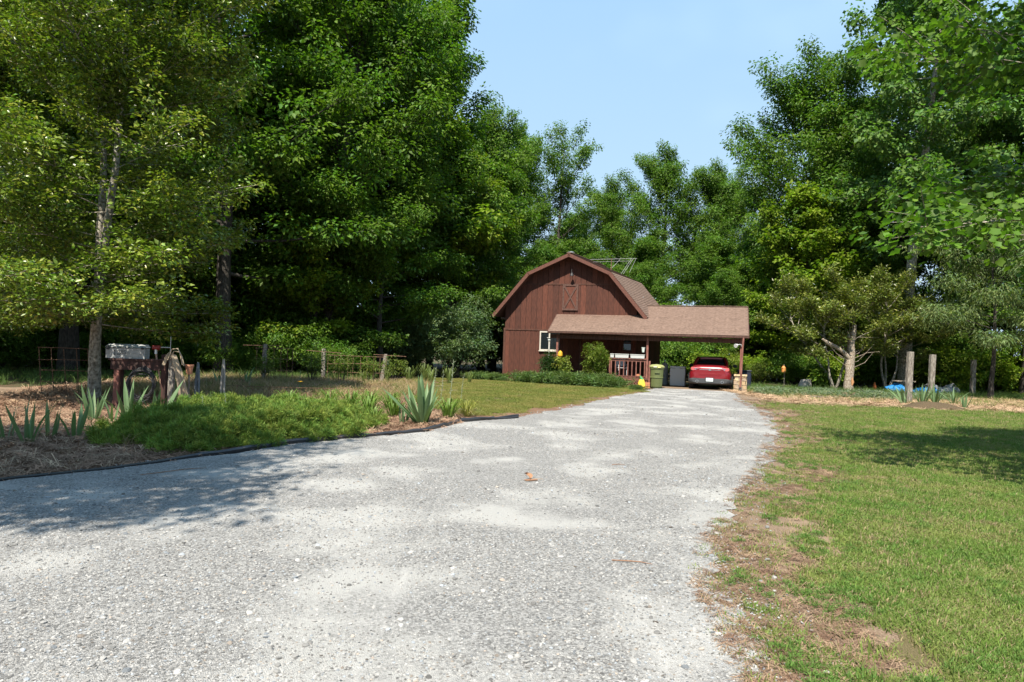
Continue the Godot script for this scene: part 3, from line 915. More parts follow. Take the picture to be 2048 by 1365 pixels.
# Many thin stems from the ground with sprays through an uneven mound.
func bush(rad: float, hh: float, count: int, sp: Array, s0: float, s1: float, low := 0.08, stems := 9) -> Array:
	rng.seed = SEED + int(rad * 1000.0) + count
	var wood := MB.new()
	var lv := Leaves.new()
	var lobes := []
	for i in 7:
		var a := i * 2.4 + rf(-0.4, 0.4)
		var q := rf(0.15, 0.62)
		lobes.append([Vector3(cos(a) * q * rad, rf(0.45, 0.78) * hh * (1.0 - q * 0.4), sin(a) * q * rad), rf(0.34, 0.55)])
	for i in stems:
		var l: Array = lobes[i % lobes.size()]
		var e: Vector3 = l[0] + Vector3(rf(-0.2, 0.2), rf(0, 0.25), rf(-0.2, 0.2)) * rad
		var m := e * 0.5 + Vector3(rf(-0.1, 0.1) * rad, -hh * 0.04, rf(-0.1, 0.1) * rad)
		wood.tube([Vector3(e.x * 0.15, -0.05, e.z * 0.15), m, e], [0.02 + rad * 0.012, 0.012 + rad * 0.006, 0.005], 5, false)
	for i in count:
		var l: Array = lobes[rng.randi() % lobes.size()]
		var d := Vector3(rf(-1, 1), rf(-1, 1), rf(-1, 1))
		if d.length() < 0.05: continue
		d = d.normalized() * pow(rng.randf(), 0.4) * l[1]
		var p: Vector3 = l[0] + Vector3(d.x * rad, d.y * hh * 0.8, d.z * rad)
		if p.y < low * hh: p.y = rf(low, low + 0.2) * hh
		lv.spray(sp[rng.randi() % sp.size()], Transform3D(turned(rf(s0, s1), 0.6), p), rng.randi())
	return [wood.mesh(), lv.mesh(quad_index), lv.v.size() / 4]

func plant(nm: String, pr: Array, label: String, category: String, x: float, d: float, size := 1.0, turn := 0.0, group := "", bark: Material = null, leafm: Material = null, wide := 1.0) -> Node3D:
	var t := thing(nm, label, category, at(x, d, -0.02), turn, group)
	t.scale = Vector3(size * wide, size, size * wide)
	part(t, "trunk" if category == "tree" else "stems", pr[0], bark if bark else M.bark)
	part(t, "crown" if category == "tree" else "foliage", pr[1], leafm if leafm else M.leaf)
	return t

func make_trees() -> void:
	var total := 0
	# ---- sprays for each kind of foliage
	var oak := []
	var poplar := []
	var maple := []
	var holly := []
	var deep := []
	var laurel := []
	var willow := []
	for i in 4:
		oak.append(make_spray(44, 0.62, 0.30, 0.20, 0.105, tones(Color(0.105, 0.185, 0.032), 0.28), 0.5, 0.25))
		poplar.append(make_spray(30, 0.55, 0.42, 0.21, 0.19, tones(Color(0.110, 0.200, 0.050), 0.25), 0.35, 0.35))
		maple.append(make_spray(30, 0.55, 0.22, 0.22, 0.17, tones(Color(0.150, 0.235, 0.026), 0.25), 0.65, 0.2))
		deep.append(make_spray(46, 0.70, 0.36, 0.20, 0.125, tones(Color(0.095, 0.180, 0.028), 0.3), 0.5, 0.25))
		holly.append(make_spray(50, 0.27, 0.18, 0.092, 0.052, tones(Color(0.150, 0.225, 0.032), 0.55), 0.35, -0.1, 0.5))
		laurel.append(make_spray(26, 0.24, 0.15, 0.12, 0.048, tones(Color(0.155, 0.185, 0.04), 0.3), 0.4, -0.25, 0.3))
		willow.append(make_spray(34, 0.42, 0.34, 0.20, 0.045, tones(Color(0.15, 0.21, 0.08), 0.25), 0.3, 0.6))
	# ---- grown shapes, each used for several trees
	var P := {}
	P.oak_a = grow({"seed": 1, "h": 19.5, "r": 0.36, "hb": 4.0, "rad": 6.0, "prof": [0.8, 1.0, 1.0, 1.0, 0.95, 0.8, 0.6], "limbs": 48, "e0": 4.0, "e1": 68.0, "nsub": 10, "per": 3, "s0": 0.8, "s1": 1.25, "sprays": oak, "wander": 0.06})
	P.oak_b = grow({"seed": 2, "h": 19.0, "r": 0.40, "hb": 3.0, "rad": 6.6, "prof": [0.75, 0.95, 1.0, 1.0, 0.95, 0.85, 0.65], "limbs": 56, "e0": 0.0, "e1": 66.0, "nsub": 13, "per": 3, "s0": 0.8, "s1": 1.2, "sprays": oak, "wander": 0.08})
	P.airy = grow({"seed": 3, "h": 20.5, "r": 0.30, "hb": 5.0, "rad": 5.0, "prof": [0.8, 1.0, 0.95, 0.9, 0.85, 0.6], "limbs": 34, "e0": 15.0, "e1": 60.0, "nsub": 7, "per": 2, "s0": 0.75, "s1": 1.25, "sprays": oak, "wander": 0.07, "inner": 0.4})
	P.poplar_a = grow({"seed": 4, "h": 26.0, "r": 0.36, "hb": 6.0, "rad": 4.6, "prof": [0.7, 1.0, 1.0, 0.95, 0.8, 0.4], "limbs": 46, "e0": 5.0, "e1": 55.0, "nsub": 8, "per": 3, "s0": 0.8, "s1": 1.2, "sprays": poplar, "wander": 0.03})
	P.poplar_b = grow({"seed": 5, "h": 26.0, "r": 0.34, "hb": 8.0, "rad": 4.2, "prof": [0.6, 0.9, 1.0, 0.95, 0.8, 0.5], "limbs": 42, "e0": -5.0, "e1": 50.0, "nsub": 8, "per": 3, "s0": 0.8, "s1": 1.25, "sprays": poplar, "wander": 0.04})
	P.maple = grow({"seed": 6, "h": 11.0, "r": 0.16, "hb": 1.6, "rad": 4.0, "prof": [0.9, 1.0, 0.95, 0.8, 0.6, 0.3], "limbs": 32, "e0": 5.0, "e1": 60.0, "nsub": 9, "per": 3, "s0": 0.75, "s1": 1.15, "sprays": maple, "wander": 0.07})
	P.deep_a = grow({"seed": 7, "h": 23.0, "r": 0.33, "hb": 4.0, "rad": 6.0, "prof": [0.8, 1.0, 0.95, 0.85, 0.65, 0.3], "limbs": 40, "e0": 0.0, "e1": 58.0, "nsub": 9, "per": 3, "s0": 0.85, "s1": 1.35, "sprays": deep, "wander": 0.06})
	P.deep_b = grow({"seed": 8, "h": 18.0, "r": 0.24, "hb": 2.2, "rad": 5.2, "prof": [0.9, 1.0, 0.95, 0.85, 0.6, 0.3], "limbs": 36, "e0": -4.0, "e1": 58.0, "nsub": 9, "per": 3, "s0": 0.85, "s1": 1.35, "sprays": deep, "wander": 0.08})
	P.holly = grow({"seed": 9, "h": 14.5, "r": 0.17, "hb": 1.75, "rad": 4.2, "prof": [0.95, 1.0, 0.95, 0.85, 0.7, 0.4], "limbs": 50, "fork": 2, "lean": Vector3(-0.05, 0, 0), "e0": -9.0, "e1": 45.0, "nsub": 13, "per": 3, "s0": 0.85, "s1": 1.5, "sprays": holly, "wander": 0.07, "stems": 2, "spread": 0.16, "inner": 0.2, "thick": 0.13, "jit": 0.22})
	P.laurel = grow({"seed": 10, "h": 4.6, "r": 0.09, "hb": 1.5, "rad": 2.1, "prof": [0.7, 1.0, 1.0, 0.9, 0.7], "limbs": 13, "e0": 15.0, "e1": 60.0, "nsub": 9, "per": 3, "s0": 0.9, "s1": 1.5, "sprays": laurel, "wander": 0.2, "stems": 3, "spread": 0.4, "inner": 0.5, "thick": 0.4})
	P.willow = grow({"seed": 11, "h": 9.0, "r": 0.13, "hb": 2.6, "rad": 3.4, "prof": [0.8, 1.0, 1.0, 0.8, 0.5], "limbs": 30, "e0": 10.0, "e1": 50.0, "nsub": 9, "per": 3, "s0": 0.85, "s1": 1.3, "sprays": willow, "wander": 0.1, "bend": -0.06})
	for k in P: total += P[k][2]
	print("tree leaves built: ", total)

	# ---- trees one can tell apart
	plant("holly_tree", P.holly, "large holly with pale forked trunks and small glossy leaves beside the mailbox", "tree", -10.1, 16.6, 1.0, 0.4, "", M.pale_bark, M.gloss_leaf)
	plant("holly_tree", P.holly, "holly standing in shade just behind the large pale-trunked holly", "tree", -17.2, 21.5, 0.95, 2.6, "", M.pale_bark, M.gloss_leaf)
	plant("poplar_tree", P.poplar_a, "tall tulip poplar rising over the woods edge beside the open sky", "tree", -6.6, 46.0, 1.10, 0.8)
	plant("poplar_tree", P.poplar_b, "straight pale-trunked tulip poplar behind the grey posts", "tree", 20.8, 36.0, 1.0, 2.1, "", M.pale_bark)
	plant("oak_tree", P.airy, "thin airy oak with bare limbs against the sky above the gable", "tree", 3.9, 60.0, 1.0, 1.0)
	plant("oak_tree", P.oak_a, "rounded oak standing behind the roof antenna", "tree", 12.6, 60.0, 0.92, 3.0)
	plant("oak_tree", P.oak_b, "broad sunlit oak towering behind the carport", "tree", 19.6, 47.0, 1.02, 0.3, "", null, null, 1.12)
	plant("maple_tree", P.maple, "bright yellow-green maple in front of the broad oak", "tree", 18.0, 41.0, 1.05, 1.3)
	plant("maple_tree", P.maple, "bright young maple glowing at the edge of the dark woods", "tree", -5.0, 42.0, 1.35, 2.6)
	plant("maple_tree", P.maple, "low maple reaching out of the shaded woods over the wire fence", "tree", -9.6, 33.0, 0.85, 4.0)
	plant("willow_oak_tree", P.willow, "drooping pale-leaved tree behind the last grey post", "tree", 21.8, 31.0, 0.95, 0.6)
	plant("laurel_tree", P.laurel, "small many-stemmed laurel beside the dead tree", "tree", 16.0, 33.7, 1.08, 0.2, "", M.pale_bark, M.gloss_leaf)
	plant("laurel_tree", P.laurel, "small laurel standing between the grey posts and the poplar", "tree", 19.6, 35.6, 1.12, 2.2, "", M.pale_bark, M.gloss_leaf)
	# ---- woods behind the fence, dark and close
	var woods := "trees of the dark woods behind the wire fence"
	var lab := "tall deep-green tree in the dark woods behind the wire fence"
	for a in [[-17.5, 27, "deep_a", 1.05, 0.0], [-12.2, 29, "deep_a", 1.08, 1.1], [-9.2, 33.6, "deep_a", 1.0, 4.4], [-8.6, 36, "deep_a", 1.12, 2.2], [-22, 24, "deep_a", 1.1, 3.0], [-13.5, 40, "deep_a", 1.15, 4.0], [-6.6, 42, "deep_a", 1.02, 5.0], [-27, 30, "deep_a", 1.1, 0.6], [-20, 38, "deep_a", 1.1, 1.7], [-28, 42, "deep_a", 1.1, 2.9], [-11, 50, "deep_a", 1.2, 3.9], [-19, 52, "deep_a", 1.2, 5.3], [-29, 56, "deep_a", 1.2, 0.9]]:
		plant("forest_tree", P[a[2]], lab, "tree", a[0], a[1], a[3], a[4], woods)
	for a in [[-15.5, 31.5, 0.9, 0.3], [-6.4, 33.5, 0.72, 1.4], [-11.0, 35, 0.85, 2.5], [-3.4, 41, 0.8, 3.6], [-19.5, 31, 0.9, 4.7], [-24, 35, 0.9, 5.8], [-7.8, 45, 0.9, 0.8], [-16, 46, 0.95, 1.9], [-24, 48, 0.9, 3.2], [-1.2, 46, 0.75, 4.4], [-35, 38, 1.0, 2.0], [-33, 50, 1.0, 2.0]]:
		plant("understory_tree", P.deep_b, "lower leafy tree filling the dark woods behind the wire fence", "tree", a[0], a[1], a[2], a[3], "understory trees behind the wire fence")
	# ---- woods behind the house and the yard
	for a in [[-1.6, 56, "oak_a", 1.0, 0.4], [0.6, 62, "oak_a", 1.0, 1.5], [-3, 66, "poplar_a", 0.9, 2.0], [9.0, 66, "oak_a", 0.85, 2.6], [17.0, 60, "oak_a", 0.86, 3.7], [6.2, 72, "deep_a", 0.72, 0.1], [12, 76, "deep_a", 0.8, 1.6], [22, 66, "oak_b", 0.9, 4.8], [26, 52, "oak_a", 1.0, 5.9], [24.6, 43, "poplar_a", 1.05, 1.0], [29, 40, "oak_b", 1.0, 2.1], [33, 50, "oak_a", 1.1, 3.2], [31, 62, "poplar_a", 1.0, 4.3], [38, 44, "oak_b", 1.0, 0.7], [26.5, 35, "poplar_b", 0.95, 3.4], [31, 31, "oak_a", 0.95, 5.5], [44, 52, "oak_a", 1.1, 2.4]]:
		plant("woodland_tree", P[a[2]], "leafy tree in the sunlit woods behind the house and yard", "tree", a[0], a[1], a[3], a[4], "trees of the woods behind the house and yard")
	for a in [[0.6, 51, 0.55, 0.0], [4.0, 55, 0.6, 1.0], [8.0, 54, 0.55, 2.0], [11.4, 51, 0.58, 3.0], [14.6, 49, 0.56, 4.0], [12.8, 44, 0.40, 5.0], [16.2, 45.5, 0.52, 0.5], [9.5, 47, 0.45, 1.5], [22.6, 40, 0.5, 2.5], [25.5, 38, 0.55, 3.5], [28, 36, 0.5, 4.5], [16.5, 52, 0.6, 5.5], [20.5, 55, 0.65, 0.9], [24, 49, 0.62, 1.9], [34, 38, 0.6, 3.9], [3.2, 46, 0.34, 0.2]]:
		plant("understory_tree", P.deep_b, "lower leafy tree at the edge of the woods behind the house", "tree", a[0], a[1], a[2], a[3], "understory trees behind the house and yard")
	near_trees()
	# ---- brush under the trees
	var B := {}
	B.deep = bush(2.6, 3.2, 260, deep, 0.55, 0.9, 0.03)
	B.light = bush(2.2, 2.6, 230, maple, 0.5, 0.8, 0.03)
	for i in 21:
		var x := -36.0 + i * 1.36 + rf(-0.5, 0.5)
		plant("forest_shrub", B.deep, "dark leafy bush under the trees behind the wire fence", "shrub", x, rf(33, 37) - clampf(-x - 12, 0, 12) * 0.35, rf(0.8, 1.35), rf(0, 6), "bushes under the dark woods")
	for i in 16:
		plant("forest_shrub", B.deep, "leafy bush at the front of the woods just behind the wire fence", "shrub", -27.0 + i * 1.3 + rf(-0.4, 0.4), rf(29.5, 31.5) - clampf(-(-27.0 + i * 1.3) - 12.0, 0, 12) * 0.4, rf(0.5, 0.9), rf(0, 6), "bushes at the front of the dark woods")
	for i in 18:
		plant("forest_shrub", B.deep, "dark leafy bush deep in the woods behind the wire fence", "shrub", -40.0 + i * 2.4 + rf(-0.8, 0.8), rf(44, 56), rf(1.3, 1.9), rf(0, 6), "bushes deep in the dark woods")
	for i in 14:
		plant("forest_shrub", B.deep, "leafy bush in the woods behind the house and carport", "shrub", 1.0 + i * 2.6 + rf(-0.8, 0.8), rf(46, 60), rf(1.2, 1.9), rf(0, 6), "bushes behind the house")
	for i in 15:
		var x := 10.5 + i * 1.75 + rf(-0.5, 0.5)
		plant("forest_shrub", B.light if i % 3 else B.deep, "green bush along the sunlit edge of the woods", "shrub", x, rf(36.5, 40.5) + clampf(13.0 - x, 0, 3) * 2.0, rf(0.6, 1.05), rf(0, 6), "bushes along the sunlit woods edge")
	for i in 8:
		plant("forest_shrub", B.deep if i % 2 else B.light, "big bush in the thicket past the last grey post", "shrub", 22.5 + i * 1.6 + rf(-0.4, 0.4), rf(35.0, 38.0), rf(0.75, 1.15), rf(0, 6), "bushes of the thicket past the posts")

# the two trees beside the camera: one hangs its branches into the view, the other only throws its shade over the gravel
func near_trees() -> void:
	var big := []
	for i in 4:
		big.append(lobed_spray(18, 0.36, 0.22, 0.105, tones(Color(0.095, 0.180, 0.024), 0.3)))
	var t := thing("poplar_tree", "tulip poplar with large lobed leaves hanging over the lawn", "tree", at(9.6, 8.4, -0.02), 0.0)
	var g := grow_lobed({"seed": 12, "h": 12.5, "r": 0.19, "hb": 2.8, "rad": 4.5, "prof": [0.85, 1.0, 1.0, 0.85, 0.65, 0.3], "limbs": 44, "e0": 0.0, "e1": 50.0, "nsub": 17, "per": 4, "thick": 0.2, "s0": 0.8, "s1": 1.2, "sprays": big, "wander": 0.05, "bend": -0.015})
	part(t, "trunk", g[0], M.pale_bark)
	part(t, "crown", g[1], M.leaf)
	var t2 := thing("poplar_tree", "tulip poplar beside the drive that throws its shade over the gravel", "tree", at(-8.3, 1.7, -0.02), 2.0)
	var g2 := grow_lobed({"seed": 31, "h": 12.5, "r": 0.19, "hb": 5.6, "rad": 4.1, "prof": [0.8, 1.0, 1.0, 0.8, 0.5], "limbs": 38, "e0": 5.0, "e1": 50.0, "nsub": 17, "per": 4, "thick": 0.2, "s0": 0.8, "s1": 1.2, "sprays": big, "wander": 0.03})
	part(t2, "trunk", g2[0], M.pale_bark)
	part(t2, "crown", g2[1], M.leaf)

# sprays of leaves with the tulip poplar's four-pointed outline
func lobed_spray(count: int, rx: float, ry: float, length: float, tn: Array) -> Dictionary:
	var s := {"v": PackedVector3Array(), "n": PackedVector3Array(), "c": []}
	for t in tn: s.c.append(PackedColorArray())
	var out_line := [Vector2(0, 0), Vector2(0.42, 0.10), Vector2(0.36, 0.42), Vector2(0.50, 0.72), Vector2(0.20, 0.86), Vector2(0, 0.82), Vector2(-0.20, 0.86), Vector2(-0.50, 0.72), Vector2(-0.36, 0.42), Vector2(-0.42, 0.10)]
	var quads := [[0, 1, 2, 5], [2, 3, 4, 5], [0, 5, 8, 9], [5, 6, 7, 8]]
	for k in count:
		var d := Vector3(rf(-1, 1), rf(-1, 1), rf(-1, 1))
		var p := Vector3(d.x * rx, d.y * ry, d.z * rx)
		var out := (Vector3(d.x, 0, d.z) + Vector3(rf(-0.6, 0.6), rf(-0.9, -0.1), rf(-0.6, 0.6))).normalized()
		var up := Vector3(rf(-0.6, 0.6), 1, rf(-0.6, 0.6))
		up = (up - out * up.dot(out)).normalized()
		var side := out.cross(up)
		var l := length * rf(0.65, 1.15)
		var b := rf(0.75, 1.25)
		for q in quads:
			for i in q:
				var w: Vector2 = out_line[i]
				var fold := absf(w.x) * 0.25 * l - w.y * w.y * 0.15 * l
				s.v.append(p + out * w.y * l + side * w.x * l + up * fold)
				s.n.append((up - side * signf(w.x) * 0.3).normalized())
				for t in tn.size():
					var col: Color = tn[t]
					s.c[t].append(Color(col.r * b / LEAF_FULL, col.g * b / LEAF_FULL, col.b * b / LEAF_FULL))
	return s

func grow_lobed(o: Dictionary) -> Array:
	return grow(o)

# ------------------------------------------------------------------ plants of the yard and the beds
# one sword-shaped leaf of an iris: a folded blade, wide in the middle, bending over at the tip
func sword(length: float, width: float, bend: float, col: Color) -> ArrayMesh:
	var mb := MB.new()
	var n := 6
	var prev := []
	for i in n + 1:
		var t := float(i) / n
		var w := width * (0.55 + 0.9 * t - 0.9 * t * t) * (1.0 if t < 0.6 else pow((1.0 - t) / 0.4, 0.8)) * 0.5
		var c := Vector3(bend * length * t * t, length * t * (1.0 - 0.22 * absf(bend) * t), 0)
		var f := 0.18 * w
		var row := [c + Vector3(0, 0, w), c + Vector3(f, 0, 0), c + Vector3(0, 0, -w)]
		if i:
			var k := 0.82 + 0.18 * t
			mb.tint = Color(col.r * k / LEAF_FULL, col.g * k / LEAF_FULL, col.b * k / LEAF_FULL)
			for s in 2:
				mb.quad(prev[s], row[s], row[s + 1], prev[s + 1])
		prev = row
	return mb.mesh()

func iris(label: String, x: float, d: float, hh: float, count: int, fan := 0.45, group := "") -> void:
	var t := thing("iris_plant", label, "plant", at(x, d, -0.01), rf(0, TAU), group)
	var share: Array = M.swords
	for i in count:
		var a := TAU * i / count + rf(-0.4, 0.4)
		var tilt := rf(0.05, fan)
		var b := Basis(Vector3.UP, a) * Basis(Vector3(0, 0, 1), -tilt) * Basis(Vector3.UP, rf(-0.8, 0.8))
		var s := hh * rf(0.68, 1.06)
		part(t, "leaf", share[rng.randi() % share.size()], M.blade, Transform3D(b.scaled(Vector3(s, s, s)), Vector3(cos(a) * 0.05, 0, -sin(a) * 0.05) * rf(0.4, 1.6) * minf(1.0, count / 6.0)))

# a clump of narrow arching blades
func grass_clump(count: int, hh: float, spread: float, width: float, base: Color, dry := 0.0) -> ArrayMesh:
	var mb := MB.new()
	for i in count:
		var a := rf(0, TAU)
		var o := Vector3(cos(a), 0, sin(a))
		var side := Vector3(-o.z, 0, o.x) * width * 0.5
		var root := o * rf(0.0, 0.25) * spread
		var h := hh * rf(0.55, 1.0)
		var reach := spread * rf(0.35, 1.1)
		var col := base
		if rng.randf() < dry:
			col = Color(0.36, 0.27, 0.15); h *= 0.5; reach *= 1.2
		var f := rf(0.75, 1.25) / LEAF_FULL
		mb.tint = Color(col.r * f, col.g * f, col.b * f)
		var p := [root, root + o * reach * 0.3 + Vector3.UP * h * 0.65, root + o * reach * 0.7 + Vector3.UP * h * 0.95, root + o * reach * 1.05 + Vector3.UP * h * rf(0.6, 0.9)]
		mb.quad(p[0] - side * 0.7, p[1] - side, p[1] + side, p[0] + side * 0.7)
		mb.quad(p[1] - side, p[2] - side * 0.7, p[2] + side * 0.7, p[1] + side)
		mb.tri(p[2] - side * 0.7, p[3], p[2] + side * 0.7)
	return mb.mesh()

func inside(poly: PackedVector2Array, x: float, d: float) -> bool:
	return Geometry2D.is_point_in_polygon(Vector2(x, d), poly)

func make_yard_plants() -> void:
	var grey := []
	var yew := []
	var lime := []
	var jun := []
	var blue := []
	var varie := []
	var broad := []
	var locust := []
	for i in 3:
		grey.append(make_spray(34, 0.26, 0.20, 0.12, 0.05, tones(Color(0.125, 0.190, 0.085), 0.25), 0.35, 0.0))
		yew.append(make_spray(30, 0.17, 0.14, 0.10, 0.032, tones(Color(0.035, 0.075, 0.022), 0.3), 0.35, 0.0))
		lime.append(make_spray(30, 0.17, 0.16, 0.10, 0.034, tones(Color(0.135, 0.185, 0.030), 0.25), 0.35, -0.1))
		varie.append(make_spray(22, 0.15, 0.12, 0.10, 0.065, tones(Color(0.19, 0.24, 0.045), 0.25), 0.45, 0.1))
		jun.append(make_spray(34, 0.20, 0.09, 0.14, 0.022, tones(Color(0.115, 0.185, 0.065), 0.3), 0.3, -0.25))
		blue.append(make_spray(34, 0.20, 0.07, 0.12, 0.022, tones(Color(0.20, 0.275, 0.175), 0.28), 0.3, -0.2))
		broad.append(make_spray(14, 0.22, 0.12, 0.26, 0.13, tones(Color(0.15, 0.24, 0.03), 0.2), 0.6, 0.3))
		locust.append(make_spray(30, 0.20, 0.06, 0.075, 0.032, tones(Color(0.13, 0.17, 0.04), 0.22), 0.7, 0.05))
	# ---- shrubs by the house
	plant("big_shrub", bush(2.4, 4.2, 640, grey, 0.8, 1.4, 0.03), "big grey-green shrub against the house wall", "shrub", -2.9, 34.6, 1.0, 0.3)
	plant("big_shrub", bush(1.7, 3.1, 330, grey, 0.8, 1.35, 0.04), "wide grey-green shrub in shade beside the big house shrub", "shrub", -5.3, 35.4, 1.0, 1.5)
	plant("round_shrub", bush(0.74, 2.15, 210, lime, 0.75, 1.2, 0.08, 7), "round light-green shrub in front of the porch", "shrub", 3.98, 31.7)
	var vs := plant("garden_shrub", bush(0.62, 1.62, 150, yew, 0.8, 1.2, 0.05, 6), "dark green shrub under the house window", "shrub", 1.85, 32.9)
	vs.rotation.y = 0.8
	plant("garden_shrub", bush(0.46, 1.45, 90, varie, 0.8, 1.2, 0.05, 5), "yellow-green shrub beside the porch post", "shrub", 2.48, 32.4)
	# ---- junipers in front of the house
	var jb := bush(0.95, 0.50, 150, jun, 0.8, 1.3, 0.1, 5)
	for a in [[-1.7, 33.6, 0.8], [-0.6, 33.0, 0.75], [0.6, 32.4, 1.0], [1.7, 31.7, 1.1], [2.8, 31.1, 1.15], [3.7, 30.5, 1.15], [4.5, 30.2, 0.95], [5.35, 28.8, 0.45]]:
		plant("juniper", jb, "low spreading juniper along the front of the house", "shrub", a[0], a[1], a[2], rf(0, 6), "junipers along the house front")
	# ---- blue juniper along the yard edge
	var bj := bush(1.15, 0.26, 170, blue, 0.8, 1.2, 0.1, 4)
	for a in [[11.2, 28.6], [12.5, 28.9], [13.7, 28.2], [15.0, 28.4], [16.4, 28.6], [17.9, 28.8], [12.0, 30.6], [14.2, 30.8], [16.0, 30.4]]:
		plant("blue_juniper", bj, "flat blue-green juniper mat edging the yard below the dead tree", "shrub", a[0], a[1], rf(0.85, 1.15), rf(0, 6), "blue juniper mats")
	plant("sapling", bush(0.85, 1.35, 60, broad, 0.8, 1.2, 0.25, 6), "bright broad-leaved sapling beside the dead tree", "shrub", 15.9, 34.6)
	plant("twiggy_shrub", bush(1.5, 1.6, 150, locust, 0.9, 1.5, 0.08, 22), "twiggy olive shrub behind the feeder pole", "shrub", 13.6, 38.0)
	plant("twiggy_shrub", bush(1.0, 2.2, 120, varie, 0.8, 1.2, 0.1, 12), "yellowish bush behind the parked car", "shrub", 12.9, 40.5)
	# ---- fine-leaved saplings before the fence
	var ls := bush(0.75, 1.35, 26, locust, 0.9, 1.5, 0.35, 5)
	for a in [[-8.7, 24.2, 0.9], [-7.15, 24.6, 1.05], [-6.2, 25.0, 0.9], [-5.2, 25.5, 0.85], [-4.5, 26.6, 0.9]]:
		plant("locust_sapling", ls, "thin feathery sapling in front of the wire fence", "sapling", a[0], a[1], a[2], rf(0, 6), "feathery saplings by the fence")
	# ---- irises
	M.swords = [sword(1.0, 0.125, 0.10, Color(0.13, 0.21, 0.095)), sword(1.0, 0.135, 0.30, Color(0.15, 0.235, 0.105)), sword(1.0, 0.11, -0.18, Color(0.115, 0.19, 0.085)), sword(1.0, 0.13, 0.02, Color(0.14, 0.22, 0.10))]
	for a in [[-7.30, 9.95, 0.60, 6], [-6.80, 9.72, 0.74, 7], [-6.95, 10.35, 0.62, 6], [-6.62, 10.45, 0.62, 6]]:
		iris("iris with upright blades in shade between the straw and the gravel", a[0], a[1], a[2], a[3], 0.42, "irises at the shaded end of the bed")
	for a in [[-7.55, 12.4, 0.74, 6], [-7.05, 12.15, 0.62, 5], [-7.10, 12.75, 0.92, 8], [-6.55, 12.65, 0.90, 7], [-7.8, 12.9, 0.66, 5]]:
		iris("pale green iris in front of the mailbox stand", a[0], a[1], a[2], a[3], 0.5, "irises in front of the mailbox")
	iris("large iris clump with broad pale blades beside the black edging", -1.75, 13.75, 1.08, 24, 0.75)
	iris("small iris fan beside the large clump at the black edging", -2.12, 13.75, 0.60, 6, 0.35)
	iris("short iris in the green bed behind the feathery plants", -6.1, 15.0, 0.48, 6, 0.5)
	for a in [[-9.6, 22.6, 0.7, 7], [-9.0, 23.2, 0.75, 8]]:
		iris("bluish iris in dry grass before the first fence post", a[0], a[1], a[2], a[3], 0.4, "irises by the fence")
	for a in [[14.55, 25.2, 0.85, 9], [15.15, 25.1, 1.0, 12], [15.75, 25.3, 0.95, 10], [16.9, 26.0, 0.8, 9], [15.9, 23.9, 0.62, 8]]:
		iris("iris clump at the foot of the grey posts", a[0], a[1], a[2], a[3], 0.6, "irises by the grey posts")
	# ---- day lilies and a yellow sedge
	var dl := grass_clump(70, 0.52, 0.42, 0.022, Color(0.115, 0.195, 0.032))
	for a in [[-2.55, 15.0, 0.9], [-1.35, 15.1, 1.05], [-3.05, 14.7, 1.1], [-3.7, 15.9, 1.1], [-2.9, 16.6, 1.0], [-4.4, 16.7, 1.0], [-2.75, 13.9, 0.75], [-5.3, 16.4, 0.95], [-2.2, 17.3, 0.9], [-3.6, 17.6, 0.9]]:
		var o := solo("day_lily", dl, M.blade, "green day lily clump with narrow arching leaves in the bed", "plant", at(a[0], a[1], -0.01), "day lilies in the bed")
		o.scale = Vector3.ONE * a[2]
		o.rotation.y = rf(0, 6)
	solo("sedge_clump", grass_clump(130, 0.46, 0.44, 0.014, Color(0.24, 0.25, 0.05), 0.4), M.blade, "yellow-green grass clump with a dry skirt at the end of the edging", "plant", at(-1.0, 15.9, -0.01))
	var weed := grass_clump(45, 0.75, 0.35, 0.02, Color(0.14, 0.19, 0.05), 0.15)
	for a in [[-4.9, 27.0, 1.0], [-4.1, 27.6, 1.1], [-3.3, 28.2, 1.0], [-2.6, 28.9, 1.05], [-5.7, 26.3, 0.8], [-1.8, 29.8, 0.8], [-6.6, 25.6, 0.7], [-3.7, 29.4, 1.2]]:
		var o := solo("weed_clump", weed, M.blade, "tall green weeds between the fence and the lawn", "plant", at(a[0], a[1], -0.01), "weeds along the lawn edge")
		o.scale = Vector3.ONE * a[2]
		o.rotation.y = rf(0, 6)
	# ---- woolly grey stalks
	var st := MB.new()
	st.tube([Vector3(0, 0, 0), Vector3(0.02, 0.5, 0), Vector3(-0.01, 1.0, 0.01)], [0.006, 0.007, 0.005], 6)
	for i in 16:
		var a := i * 2.4
		var y := 0.15 + i * 0.052
		st.tube([Vector3(0, y, 0), Vector3(cos(a) * 0.05, y + 0.035, sin(a) * 0.05)], [0.009, 0.003], 4)
	var sm := st.mesh()
	M.woolly = mat(0.20, 0.235, 0.15, 0.95)
	for a in [[-2.0, 19.6, 0.95], [-1.75, 19.9, 1.25], [-1.45, 20.2, 0.85], [-2.3, 20.4, 1.0], [-5.35, 11.9, 0.62], [-5.05, 12.2, 0.66], [-3.6, 14.1, 0.5], [-7.9, 20.6, 0.7], [-8.8, 19.8, 0.62], [-6.6, 21.4, 0.7], [-5.8, 22.0, 0.6]]:
		var o := solo("flower_stalk", sm, M.woolly, "thin woolly grey flower stalk standing in the bed", "plant", at(a[0], a[1], -0.02), "woolly grey stalks")
		o.scale = Vector3.ONE * a[2]
		o.rotation = Vector3(rf(-0.12, 0.12), rf(0, 6), rf(-0.12, 0.12))
	# ---- one yellow flower
	var yf := thing("yellow_flower", "yellow flower on a thin stem among the day lilies", "flower", at(-5.55, 18.0, -0.01))
	part(yf, "stem", tubem([Vector3.ZERO, Vector3(0.02, 0.3, 0), Vector3(0, 0.55, 0.02)], [0.008, 0.007, 0.005], 5), mat(0.10, 0.17, 0.04, 0.7))
